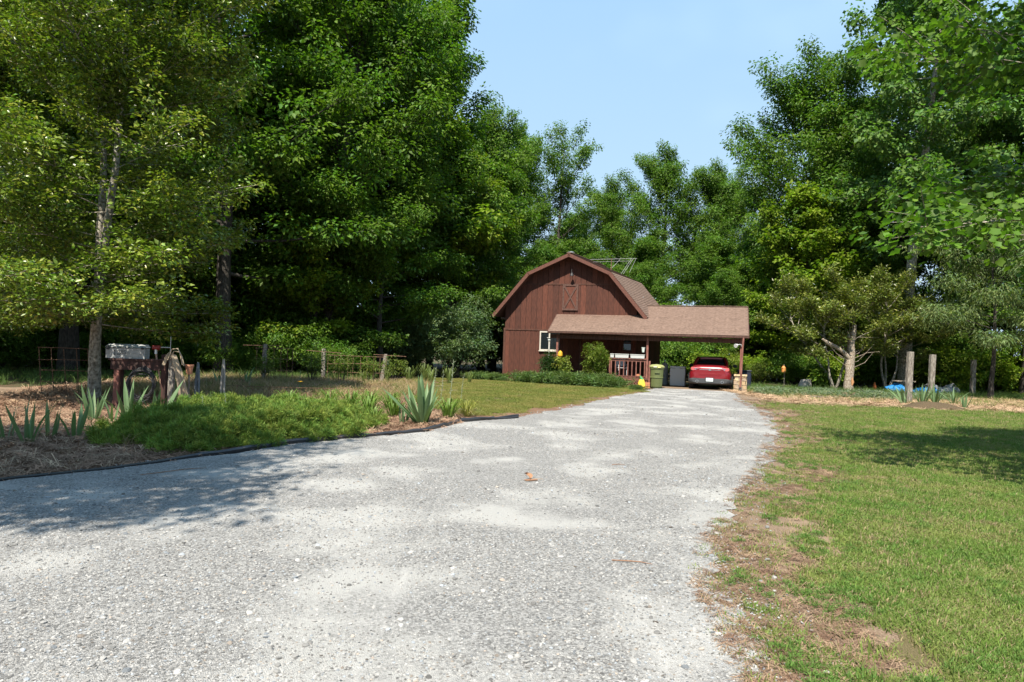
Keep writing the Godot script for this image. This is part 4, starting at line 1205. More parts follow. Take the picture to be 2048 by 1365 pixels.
	var ym := mat(0.75, 0.42, 0.02, 0.6)
	for i in 6:
		var pm := MB.new()
		var a := TAU * i / 6
		var o := Vector3(cos(a), 0.35, sin(a)) * 0.09
		var s := Vector3(-sin(a), 0, cos(a)) * 0.035
		var c := Vector3(0, 0.55, 0.02)
		pm.quad(c, c + o * 0.6 - s, c + o + Vector3(0, -0.015, 0), c + o * 0.6 + s)
		part(yf, "petal", pm.mesh(), ym)

# ------------------------------------------------------------------ grass, gravel, straw
func scatter(nm: String, mesh: Mesh, m: Material, xf: Array, cols: PackedColorArray, label: String, category: String) -> void:
	var mm := MultiMesh.new()
	mm.transform_format = MultiMesh.TRANSFORM_3D
	mm.use_colors = true
	mm.mesh = mesh
	mm.instance_count = xf.size()
	for i in xf.size():
		mm.set_instance_transform(i, xf[i])
		mm.set_instance_color(i, cols[i])
	var o := MultiMeshInstance3D.new()
	o.name = numbered(nm)
	o.multimesh = mm
	o.material_override = m
	add_child(o)
	tag(o, label, category, "", "stuff")

func spot(x: float, d: float, up: float, size: Vector3, tilt := 0.0) -> Transform3D:
	var b := Basis(Vector3.UP, rf(0, TAU))
	if tilt > 0.0: b = Basis(Vector3(rf(-1, 1), 0, rf(-1, 1) + 0.001).normalized(), rf(0, tilt)) * b
	return Transform3D(b * Basis.from_scale(size), at(x, d, up))

func tuft(count: int, rad: float, hh: float, w: float) -> ArrayMesh:
	var mb := MB.new()
	for i in count:
		var a := rf(0, TAU)
		var o := Vector3(cos(a), 0, sin(a))
		var p := o * rad * sqrt(rng.randf())
		var lean := Vector3(rf(-1, 1), 0, rf(-1, 1)) * hh * 0.75
		var side := Vector3(rf(-1, 1), 0, rf(-1, 1)).normalized() * w
		var h := hh * rf(0.45, 1.0)
		var f := rf(0.75, 1.2)
		mb.tint = Color(f, f, f * rf(0.8, 1.1))
		var up := Vector3(0, 1, 0) + lean * 2.0
		var q := p + lean * 0.35 + Vector3.UP * h * 0.7
		var r := p + lean + Vector3.UP * h
		mb.quad(p - side, q - side * 0.8, q + side * 0.8, p + side)
		mb.tri(q - side * 0.8, r, q + side * 0.8)
	return mb.mesh()

func make_ground_cover() -> void:
	# ---- gravel stones lying on the drive, the nearer the more of them show
	var st := MB.new()
	var ring := []
	for i in 7:
		var a := TAU * i / 7
		ring.append(Vector3(cos(a) * rf(0.8, 1.1), rf(-0.1, 0.15), sin(a) * rf(0.7, 1.1)))
	var top := []
	for i in 7: top.append(ring[i] * 0.62 + Vector3(0, rf(0.42, 0.6), 0))
	for i in 7:
		var q := (i + 1) % 7
		st.quad(ring[i], top[i], top[q], ring[q])
		st.quad(ring[i] * 0.8 + Vector3(0, -0.5, 0), ring[i], ring[q], ring[q] * 0.8 + Vector3(0, -0.5, 0))
		if i > 0 and i < 6: st.tri(top[0], top[q], top[i])
	var pebble := st.mesh()
	var pm := tinted(0.9)
	var xf := []
	var cols := PackedColorArray()
	var bands := [[2.9, 4.5, 17000], [4.5, 6.5, 18000], [6.5, 9.5, 18000], [9.5, 14.0, 14000], [14.0, 22.0, 9000], [22.0, 30.0, 3500]]
	for b in bands:
		var k := 0
		while k < b[2]:
			k += 1
			var d := rf(b[0], b[1])
			var x0 := maxf(-0.80 * d - 0.3, drive_left(d) - 0.25)
			var x1 := minf(0.80 * d, drive_right(d) + 0.9)
			var x := rf(x0, x1)
			var over := x - drive_right(d)
			if over > 0.0 and rng.randf() < over * 1.2 + 0.35: continue
			var patch := nz.get_noise_2d(x * 0.35 + 9.0, d * 0.35)
			if rng.randf() < smoothstep(0.0, 0.45, patch) * 0.85: continue
			var s := rf(0.0035, 0.008) * (1.0 + 0.03 * d)
			if rng.randf() < 0.035: s *= rf(1.6, 2.8)
			xf.append(spot(x, d, 0.012 + s * 0.15, Vector3(s * rf(0.8, 1.4), s * rf(0.5, 0.9), s), 0.5))
			var g := rf(0.13, 0.35) if rng.randf() < 0.88 else rf(0.07, 0.15)
			var c := Color(g, g * 0.98, g * 0.94)
			var pick := rng.randf()
			if pick < 0.14: c = Color(g * 0.88, g * 0.95, g * 1.02)
			elif pick < 0.19: c = Color(g * 1.05, g * 0.9, g * 0.76)
			cols.append(c)
	scatter("gravel", pebble, pm, xf, cols, "loose pale grey gravel stones covering the drive", "gravel")
	# ---- lawn grass
	var tf := tuft(20, 0.055, 0.032, 0.0024)
	var gm := leaf_mat(0.6, Color(0.5, 0.6, 0.2), 0.3)
	gm.albedo_color = Color(1, 1, 1)
	xf = []
	cols = PackedColorArray()
	var lawn_bands := [[2.9, 5.0, 15000], [5.0, 8.0, 22000], [8.0, 13.0, 26000], [13.0, 19.0, 18000], [19.0, 24.6, 14000]]
	for b in lawn_bands:
		for k in b[2]:
			var d := rf(b[0], b[1])
			var x := rf(drive_right(d) - 0.15, 0.79 * d + 1.0)
			var over := x - drive_right(d)
			var n := nz.get_noise_2d(x * 0.55 + 31.0, d * 0.55) + 0.5 * nz.get_noise_2d(x * 2.3, d * 2.3 + 70.0)
			var cover := smoothstep(0.2, 1.7, over + n * 1.2) * smoothstep(-0.55, 0.14, n + 0.2 + minf(over * 0.05, 0.25)) + 0.02
			if d > 23.0: cover *= smoothstep(24.8, 23.0, d + n)
			if rng.randf() > cover: continue
			var s := rf(0.75, 1.35) * (1.0 + 0.035 * d)
			xf.append(spot(x, d, 0.004, Vector3(s, s * rf(0.7, 1.1) * (1.0 if rng.randf() < 0.96 else 1.9), s)))
			var y := nz.get_noise_2d(x * 0.8, d * 0.8 + 200.0)
			var f := rf(0.8, 1.25)
			var c := Color(0.140, 0.225, 0.045).lerp(Color(0.22, 0.258, 0.074), clampf(0.35 + y * 1.3 + rf(-0.25, 0.25), 0, 1))
			if rng.randf() < 0.2: c = Color(0.33, 0.26, 0.15)
			cols.append(Color(c.r * f, c.g * f, c.b * f))
	scatter("grass", tf, gm, xf, cols, "short patchy lawn grass beside the drive", "grass")
	xf = []
	cols = PackedColorArray()
	for k in 26000:
		var d := rf(16.2, 33.5)
		var x := rf(-5.5, drive_left(d) + 0.1) if d < 27.4 else rf(-5.0, 5.6)
		var n := nz.get_noise_2d(x * 0.5 + 11.0, d * 0.5) + 0.4 * nz.get_noise_2d(x * 2.0, d * 2.0)
		var over := drive_left(d) - x if d < 27.4 else 1.0
		var cover := smoothstep(0.15, 1.1, over + n * 0.7) * smoothstep(-0.5, 0.1, n + 0.3)
		if x < -2.2 - n * 2.0: cover *= 0.25
		if rng.randf() > cover: continue
		var s := rf(0.9, 1.4) * (1.0 + 0.03 * d)
		xf.append(spot(x, d, 0.004, Vector3(s, s * rf(0.6, 1.0), s)))
		var f := rf(0.8, 1.25)
		var c := Color(0.15, 0.19, 0.04).lerp(Color(0.27, 0.24, 0.08), clampf(0.4 + n + rf(-0.3, 0.3), 0, 1))
		cols.append(Color(c.r * f, c.g * f, c.b * f))
	scatter("grass", tf, gm, xf, cols, "short yellow-green lawn grass in front of the house", "grass")
	# ---- dry straw: along the drive, in the bed, on the yard edge
	var sw := MB.new()
	for i in 9:
		var a := rf(0, TAU)
		var o := Vector3(cos(a), rf(0.0, 0.25), sin(a)) * rf(0.05, 0.11)
		var c := Vector3(rf(-0.05, 0.05), rf(0.002, 0.02), rf(-0.05, 0.05))
		var s := Vector3(-o.z, 0, o.x).normalized() * rf(0.0018, 0.0035)
		var f := rf(0.7, 1.25)
		sw.tint = Color(f, f, f)
		sw.quad(c - o - s, c + Vector3(0, 0.012, 0) - s, c + Vector3(0, 0.012, 0) + s, c - o + s)
		sw.quad(c + Vector3(0, 0.012, 0) - s, c + o - s, c + o + s, c + Vector3(0, 0.012, 0) + s)
	var straw := sw.mesh()
	xf = []
	cols = PackedColorArray()
	for k in 6500:
		var d := 3.0 + 22.0 * pow(rng.randf(), 1.5)
		var x := drive_right(d) + rf(-0.25, 1.15) * (0.5 + 0.04 * d)
		var n := nz.get_noise_2d(x * 0.7 + 5.0, d * 0.7 + 40.0)
		if rng.randf() > smoothstep(-0.25, 0.25, n) * 0.9 + 0.12: continue
		xf.append(spot(x, d, 0.008, Vector3.ONE * rf(0.25, 0.6) * (1.0 + 0.06 * d), 0.2))
		var f := rf(0.7, 1.2)
		cols.append(Color(0.30 * f, 0.20 * f, 0.125 * f) if rng.randf() < 0.6 else Color(0.17 * f, 0.095 * f, 0.058 * f))
	for k in 9000:
		var d := rf(22.5, 31.0)
		var x := rf(9.5, 0.79 * d + 2.0)
		if rng.randf() > smoothstep(22.5, 24.5, d + nz.get_noise_2d(x * 0.6, d)): continue
		xf.append(spot(x, d, 0.006, Vector3.ONE * rf(1.2, 2.4), 0.5))
		var f := rf(0.75, 1.25)
		cols.append(Color(0.42 * f, 0.29 * f, 0.18 * f))
	scatter("straw", straw, pm, xf, cols, "dry brown straw and needles along the lawn edge", "straw")
	xf = []
	cols = PackedColorArray()
	var bedp := PackedVector2Array([Vector2(-1.2, 15.8), Vector2(-1.0, 14.5), Vector2(-1.65, 12.75), Vector2(-3.35, 10.75), Vector2(-4.4, 8.65), Vector2(-5.4, 7.2), Vector2(-8.0, 5.0), Vector2(-11, 6), Vector2(-12.5, 14), Vector2(-13, 23), Vector2(-5, 27), Vector2(-2.5, 18)])
	var k2 := 0
	while k2 < 30000:
		k2 += 1
		var d := rf(5.0, 26.0)
		var x := rf(-13.0, 0.0)
		if x < -0.80 * d - 0.5 or not inside(bedp, x, d): continue
		var s := rf(0.8, 1.5) * (1.0 + 0.035 * d)
		xf.append(spot(x, d, 0.008, Vector3(s, s * (1.0 if d < 17.0 else 2.0), s), 0.5))
		var f := rf(0.65, 1.25)
		cols.append(Color(0.26 * f, 0.155 * f, 0.098 * f) if rng.randf() < 0.75 else Color(0.40 * f, 0.28 * f, 0.18 * f))
	scatter("straw", straw, pm, xf, cols, "brown pine straw mulch covering the bed by the mailbox", "straw")
	# taller dry grass behind the bed
	var dry := tuft(16, 0.09, 0.30, 0.004)
	xf = []
	cols = PackedColorArray()
	for k in 5200:
		var d := rf(17.5, 26.5)
		var x := rf(-11.5, -3.0)
		if nz.get_noise_2d(x * 0.6, d * 0.6 + 90.0) < -0.15: continue
		xf.append(spot(x, d, 0.0, Vector3(1, rf(0.5, 1.2), 1) * rf(0.8, 1.3)))
		var f := rf(0.7, 1.2)
		cols.append(Color(0.42 * f, 0.31 * f, 0.19 * f) if rng.randf() < 0.68 else Color(0.16 * f, 0.21 * f, 0.06 * f))
	for k in 900:
		var d := rf(25.0, 30.5)
		var x := rf(10.5, 24.0)
		xf.append(spot(x, d, 0.0, Vector3(1, rf(0.35, 0.8), 1) * rf(0.8, 1.3)))
		var f := rf(0.7, 1.2)
		cols.append(Color(0.46 * f, 0.35 * f, 0.21 * f) if rng.randf() < 0.5 else Color(0.16 * f, 0.22 * f, 0.06 * f))
	scatter("dry_grass", dry, gm, xf, cols, "tall dry tan grass between the bed and the wire fence", "grass")
	# green undergrowth at the feet of the trees
	xf = []
	cols = PackedColorArray()
	for k in 2600:
		var d := rf(30.5, 35.5)
		var x := rf(10.5, 30.0)
		if k % 3 == 0:
			x = rf(-22.0, -6.0)
			d = rf(20.0, 31.0) if x < -11.0 else rf(27.0, 32.0)
		xf.append(spot(x, d, 0.0, Vector3(1.3, rf(0.5, 1.2), 1.3) * rf(0.8, 1.4)))
		var f := rf(0.7, 1.2)
		cols.append(Color(0.11 * f, 0.18 * f, 0.05 * f))
	scatter("undergrowth", dry, gm, xf, cols, "green weeds and grass at the edge of the woods", "grass")
	# ---- feathery plants massed behind the edging
	var fe := MB.new()
	for i in 46:
		var d := Vector3(rf(-1, 1), rf(-0.4, 1), rf(-1, 1)).normalized()
		var p := d * rf(0.02, 0.07)
		var o := (d + Vector3(rf(-0.6, 0.6), rf(-0.2, 0.7), rf(-0.6, 0.6))).normalized() * rf(0.03, 0.06)
		var s := o.cross(Vector3(rf(-1, 1), rf(-1, 1), rf(-1, 1))).normalized() * 0.0032
		var f := rf(0.7, 1.25)
		fe.tint = Color(f, f, f)
		fe.quad(p - s, p + o * 0.6 - s, p + o * 0.6 + s, p + s)
		fe.tri(p + o * 0.6 - s, p + o, p + o * 0.6 + s)
	var fern := fe.mesh()
	var clover := []
	var clover_cols := PackedColorArray()
	for k in 9000:
		var d := 3.0 + 13.0 * pow(rng.randf(), 1.3)
		var x := rf(drive_right(d) + 0.05, 0.79 * d + 0.8)
		var n := nz.get_noise_2d(x * 1.1 + 300.0, d * 1.1) + 0.4 * nz.get_noise_2d(x * 4.0, d * 4.0 + 300.0)
		if n < 0.12 - clampf(x - drive_right(d) - 1.0, -1.0, 0.0) * 0.15: continue
		var s := rf(0.30, 0.62) * (1.0 + 0.03 * d)
		clover.append(spot(x, d, 0.015, Vector3(s, s * 0.7, s), 0.4))
		var f := rf(0.75, 1.2)
		clover_cols.append(Color(0.115 * f, 0.215 * f, 0.045 * f))
	scatter("clover", fern, gm, clover, clover_cols, "low clover and small weeds in clumps through the lawn", "weeds")
	var mass := PackedVector2Array([Vector2(-6.3, 10.6), Vector2(-5.7, 9.7), Vector2(-4.5, 9.15), Vector2(-3.55, 10.2), Vector2(-2.75, 11.6), Vector2(-2.6, 13.3), Vector2(-3.2, 14.4), Vector2(-5.0, 14.9), Vector2(-6.4, 13.4)])
	xf = []
	cols = PackedColorArray()
	var n2 := 0
	while n2 < 11000:
		var x := rf(-6.6, -2.4)
		var d := rf(9.0, 15.0)
		if not inside(mass, x + nz.get_noise_2d(x * 1.3, d * 1.3 + 17.0) * 0.7, d + nz.get_noise_2d(x * 1.3 + 44.0, d * 1.3) * 0.5): continue
		n2 += 1
		var edge := 1e9
		for i in mass.size():
			var c := Geometry2D.get_closest_point_to_segment(Vector2(x, d), mass[i], mass[(i + 1) % mass.size()])
			edge = minf(edge, c.distance_to(Vector2(x, d)))
		var bump := nz.get_noise_2d(x * 1.6, d * 1.6) * 0.24 + nz.get_noise_2d(x * 5.0, d * 5.0) * 0.12
		var h := (0.34 + bump) * smoothstep(-0.08, 0.45, edge)
		var y := h * (1.0 - pow(rng.randf(), 2.0) * 0.75)
		xf.append(spot(x, d, y, Vector3.ONE * rf(0.8, 1.4), 0.5))
		var f := rf(0.6, 1.25)
		var yl := rf(-0.2, 0.3)
		cols.append(Color(0.175 * f * (1.0 + yl), 0.265 * f, 0.05 * f))
	var tall := []
	var tall_cols := PackedColorArray()
	for k in 700:
		var x := rf(-6.9, -2.3)
		var d := rf(9.2, 16.5)
		if not inside(mass, x + rf(-0.5, 0.5), d - rf(-0.2, 1.6)) or x > drive_left(d) - 0.3: continue
		tall.append(spot(x, d, 0.02, Vector3(0.8, rf(0.7, 1.55), 0.8), 0.3))
		var f := rf(0.75, 1.2)
		tall_cols.append(Color(0.15 * f, 0.23 * f, 0.05 * f) if rng.randf() < 0.85 else Color(0.36 * f, 0.28 * f, 0.16 * f))
	scatter("weeds", dry, gm, tall, tall_cols, "loose grass and weeds growing through the feathery plants", "weeds")
	scatter("ground_cover", fern, gm, xf, cols, "mass of feathery bright green plants behind the black edging", "plants")

# ------------------------------------------------------------------ things
func make_objects() -> void:
	parked_car()
	carport_things()
	porch_things()
	roof_antenna()
	fence_things()
	mailbox_things()
	yard_things()
	edging()

# ---- the red saloon under the carport, its tail towards the drive (its own front is -z)
func ring(z: float, hw: float, y0: float, y1: float, top_hw: float, bulge := 0.5, tilt := 0.0) -> Array:
	var out := []
	var n := 20
	for k in n:
		var a := TAU * k / n
		var cx := cos(a)
		var cy := sin(a)
		var px := signf(cx) * pow(absf(cx), bulge)
		var py := signf(cy) * pow(absf(cy), bulge)
		var t := (py + 1.0) * 0.5
		out.append(Vector3(px * lerpf(hw, top_hw, smoothstep(0.35, 1.0, t)), lerpf(y0, y1, t), z + tilt * t))
	return out

func parked_car() -> void:
	var c := thing("car", "red four-door saloon car parked under the carport, tail to the drive", "car", at(8.98 + 0.86, 33.35, 0.018), deg_to_rad(-19.0))
	var red := mat(0.21, 0.007, 0.014, 0.28, 0.25, 0.5)
	red.clearcoat_enabled = true
	red.clearcoat = 1.0
	red.clearcoat_roughness = 0.03
	var dark := mat(0.045, 0.048, 0.052, 0.55)
	var tail := mat(0.50, 0.10, 0.10, 0.12, 0.0, 0.6)
	var chrome := mat(0.75, 0.76, 0.78, 0.15, 0.95)
	# body: z runs from the tail (+2.5) to the nose (-2.5)
	var b := MB.new()
	b.loft([ring(2.50, 0.70, 0.50, 0.98, 0.62, 0.45), ring(2.46, 0.84, 0.40, 1.06, 0.74, 0.42), ring(2.36, 0.92, 0.32, 1.11, 0.80, 0.38), ring(2.1, 0.955, 0.26, 1.13, 0.83, 0.36), ring(1.6, 0.965, 0.24, 1.10, 0.86, 0.34), ring(0.6, 0.965, 0.22, 1.05, 0.88, 0.34), ring(-0.6, 0.965, 0.22, 1.02, 0.88, 0.34), ring(-1.5, 0.96, 0.24, 0.98, 0.86, 0.36), ring(-2.1, 0.92, 0.28, 0.90, 0.78, 0.4), ring(-2.45, 0.80, 0.34, 0.78, 0.62, 0.45), ring(-2.52, 0.68, 0.42, 0.70, 0.5, 0.5)])
	part(c, "body", b.mesh(), red)
	# cabin: glass all round with a painted roof on pillars
	var g := MB.new()
	g.loft([ring(1.95, 0.62, 1.02, 1.12, 0.58, 0.5), ring(1.70, 0.74, 0.98, 1.24, 0.63, 0.45), ring(1.15, 0.80, 0.98, 1.44, 0.60, 0.42), ring(0.6, 0.82, 0.98, 1.49, 0.62, 0.4), ring(-0.2, 0.82, 0.96, 1.49, 0.62, 0.4), ring(-0.7, 0.80, 0.94, 1.40, 0.62, 0.42), ring(-1.3, 0.74, 0.92, 1.08, 0.68, 0.5), ring(-1.5, 0.70, 0.90, 0.98, 0.66, 0.5)])
	var cab := part(c, "cabin_glass", g.mesh(), M.glass)
	var rf_ := MB.new()
	rf_.loft([ring(1.22, 0.52, 1.40, 1.455, 0.46, 0.5), ring(0.9, 0.60, 1.42, 1.50, 0.52, 0.5), ring(0.3, 0.63, 1.44, 1.535, 0.55, 0.5), ring(-0.3, 0.63, 1.42, 1.52, 0.55, 0.5), ring(-0.62, 0.58, 1.38, 1.45, 0.5, 0.5)])
	part(c, "roof", rf_.mesh(), red)
	for s in [-1, 1]:
		part(c, "pillar", tubem([Vector3(s * 0.74, 1.08, 1.86), Vector3(s * 0.70, 1.24, 1.62), Vector3(s * 0.60, 1.43, 1.18), Vector3(s * 0.59, 1.47, 0.9)], [0.06, 0.075, 0.06, 0.04], 8), red)
		part(c, "pillar", tubem([Vector3(s * 0.82, 1.02, 0.1), Vector3(s * 0.64, 1.46, 0.2)], [0.035, 0.03], 6), M.black)
		# tail lamp: two bright bars in a red lens
		var tl := part(c, "tail_lamp", boxm(Vector3(s * 0.66, 0.93, 2.452), Vector3(0.36, 0.15, 0.07), 0.03), tail)
		tl.rotation.y = 0
		part(tl, "lamp_bar", boxm(Vector3(s * 0.60, 0.955, 2.485), Vector3(0.22, 0.028, 0.03), 0.008), chrome)
		part(tl, "lamp_bar", boxm(Vector3(s * 0.58, 0.895, 2.485), Vector3(0.17, 0.028, 0.03), 0.008), chrome)
		part(c, "exhaust_pipe", tubem([Vector3(s * 0.55, 0.365, 2.30), Vector3(s * 0.55, 0.365, 2.53)], [0.055, 0.06], 14), chrome)
		part(c, "exhaust_bore", tubem([Vector3(s * 0.55, 0.365, 2.50), Vector3(s * 0.55, 0.365, 2.534)], [0.044, 0.046], 14), M.black)
		var mi := MB.new()
		mi.soft_box(Vector3(s * 1.04, 1.07, -0.55), Vector3(0.20, 0.14, 0.12), 0.04)
		part(c, "mirror", mi.mesh(), M.black)
		for zz in [1.45, -1.5]:
			var wh := MB.new()
			wh.tube([Vector3(s * 0.74, 0.335, zz), Vector3(s * 0.78, 0.335, zz), Vector3(s * 0.93, 0.335, zz), Vector3(s * 0.965, 0.335, zz)], [0.30, 0.335, 0.335, 0.30], 24)
			var w := part(c, "wheel", wh.mesh(), M.rubber)
			var ri := MB.new()
			ri.tube([Vector3(s * 0.955, 0.335, zz), Vector3(s * 0.972, 0.335, zz)], [0.22, 0.20], 20)
			part(w, "rim", ri.mesh(), chrome)
			part(c, "wheel_arch", tubem([Vector3(s * 0.955, 0.30, zz - 0.40), Vector3(s * 0.968, 0.56, zz - 0.30), Vector3(s * 0.968, 0.70, zz), Vector3(s * 0.968, 0.56, zz + 0.30), Vector3(s * 0.955, 0.30, zz + 0.40)], [0.02, 0.022, 0.022, 0.022, 0.02], 5), M.black)
	# dark lower bumper with the plate
	var bp := MB.new()
	bp.loft([ring(2.525, 0.74, 0.30, 0.50, 0.78, 0.4), ring(2.47, 0.89, 0.25, 0.52, 0.90, 0.38), ring(2.2, 0.965, 0.22, 0.50, 0.97, 0.36)])
	part(c, "bumper", bp.mesh(), dark)
	var pl := part(c, "number_plate", boxm(Vector3(0, 0.455, 2.535), Vector3(0.31, 0.155, 0.012)), mat(0.60, 0.66, 0.66, 0.5))
	part(pl, "plate_recess", boxm(Vector3(0, 0.455, 2.528), Vector3(0.40, 0.19, 0.012)), M.black)
	# boot lid: the crease and the recess under it, the badge
	var cr := MB.new()
	cr.loft([ring(2.505, 0.52, 0.63, 0.74, 0.50, 0.4), ring(2.47, 0.55, 0.61, 0.76, 0.53, 0.4)])
	part(c, "boot_recess", cr.mesh(), mat(0.16, 0.006, 0.010, 0.35))
	part(c, "boot_lip", barm(Vector3(-0.66, 1.065, 2.44), Vector3(0.66, 1.065, 2.44), 0.05, 0.03), red)
	part(c, "badge", boxm(Vector3(0, 0.90, 2.507), Vector3(0.13, 0.055, 0.02), 0.015), chrome)
	part(c, "trim_strip", barm(Vector3(-0.46, 0.905, 2.498), Vector3(0.46, 0.905, 2.498), 0.012, 0.018), chrome)

func carport_things() -> void:
	# ---- wheeled bin
	var bin := thing("wheeled_bin", "olive green wheeled bin with a domed lid beside the porch steps", "bin", at(6.62, 31.0, 0.018), deg_to_rad(-8))
	var olive := mat(0.105, 0.125, 0.045, 0.55)
	var bb := MB.new()
	bb.lathe(Vector3.ZERO, [Vector2(0.0, 0.02), Vector2(0.235, 0.02), Vector2(0.25, 0.06), Vector2(0.30, 0.90), Vector2(0.30, 0.94)], 24, 0.72)
	part(bin, "body", bb.mesh(), olive)
	for y in [0.48, 0.88]:
		var bd := MB.new()
		var r: float = 0.25 + 0.05 * y
		bd.lathe(Vector3(0, y, 0), [Vector2(r, -0.03), Vector2(r + 0.025, -0.02), Vector2(r + 0.025, 0.02), Vector2(r, 0.03)], 24, 0.72)
		part(bin, "rim_band", bd.mesh(), olive)
	for i in 5:
		part(bin, "rib", boxm(Vector3(-0.18 + i * 0.09, 0.26, 0.285), Vector3(0.02, 0.36, 0.02), 0.004), olive)
	part(bin, "grip", boxm(Vector3(0, 0.70, 0.315), Vector3(0.22, 0.045, 0.03), 0.01), olive)
	var ld := MB.new()
	ld.lathe(Vector3(0, 0.95, 0), [Vector2(0.335, -0.03), Vector2(0.345, 0.0), Vector2(0.33, 0.05), Vector2(0.24, 0.10), Vector2(0.0, 0.13)], 24, 0.68)
	var lid := part(bin, "lid", ld.mesh(), mat(0.24, 0.25, 0.10, 0.6))
	part(lid, "sticker", boxm(Vector3(-0.10, 0.955, 0.345), Vector3(0.14, 0.035, 0.01)), mat(0.7, 0.68, 0.55, 0.6))
	part(lid, "sticker", boxm(Vector3(0.08, 0.94, 0.345), Vector3(0.12, 0.045, 0.01)), mat(0.68, 0.62, 0.22, 0.6))
	part(lid, "lid_handle", boxm(Vector3(0, 1.03, 0.20), Vector3(0.30, 0.05, 0.05), 0.015), mat(0.24, 0.25, 0.10, 0.6))
	for s in [-1, 1]:
		part(bin, "wheel", tubem([Vector3(s * 0.20, 0.11, -0.27), Vector3(s * 0.26, 0.11, -0.27)], [0.11, 0.11], 16), M.rubber)
	# ---- chest freezer
	var fz := thing("chest_freezer", "white chest freezer standing in the carport behind the car", "freezer", at(8.2, 33.5, 0.018), deg_to_rad(-18))
	part(fz, "cabinet", boxm(Vector3(0, 0.46, 0), Vector3(0.72, 0.86, 0.62), 0.02), M.white)
	part(fz, "lid", boxm(Vector3(0, 0.945, 0), Vector3(0.75, 0.085, 0.65), 0.02), M.white)
	part(fz, "handle", boxm(Vector3(0, 0.90, 0.335), Vector3(0.20, 0.03, 0.03), 0.006), M.metal)
	# ---- dark bins right of the car
	for a in [[11.35, 33.2, 0.0, "dark blue storage bin beside the car"]]:
		var t := thing("storage_bin", a[3], "bin", at(a[0], a[1], 0.018), -0.3 + a[2])
		part(t, "body", boxm(Vector3(0, 0.42, 0), Vector3(0.62, 0.84, 0.6), 0.04), mat(0.012, 0.016, 0.035, 0.5))
		part(t, "lid", boxm(Vector3(0, 0.875, 0), Vector3(0.68, 0.07, 0.66), 0.025), mat(0.012, 0.016, 0.030, 0.5))
	# ---- gas bottle by the side wall
	var gb := thing("gas_bottle", "grey gas bottle standing against the dark side wall", "gas bottle", at(7.75, 34.4, 0.018))
	var gm := MB.new()
	gm.lathe(Vector3.ZERO, [Vector2(0.0, 0.0), Vector2(0.15, 0.01), Vector2(0.17, 0.08), Vector2(0.17, 0.95), Vector2(0.12, 1.10), Vector2(0.03, 1.16), Vector2(0.03, 1.22), Vector2(0.0, 1.22)], 16)
	part(gb, "cylinder", gm.mesh(), mat(0.30, 0.31, 0.30, 0.45))
	part(gb, "valve", boxm(Vector3(0, 1.25, 0), Vector3(0.07, 0.07, 0.05), 0.01), M.metal)
	part(gb, "collar", tubem([Vector3(0, 1.02, 0), Vector3(0, 1.06, 0)], [0.16, 0.15], 16), mat(0.25, 0.26, 0.25, 0.5))

func on_house(x: float, y: float, z: float) -> Vector3:
	return Vector3(HX, 0.12, -HD) + Basis(Vector3.UP, deg_to_rad(-18.0)) * Vector3(x, y, z)

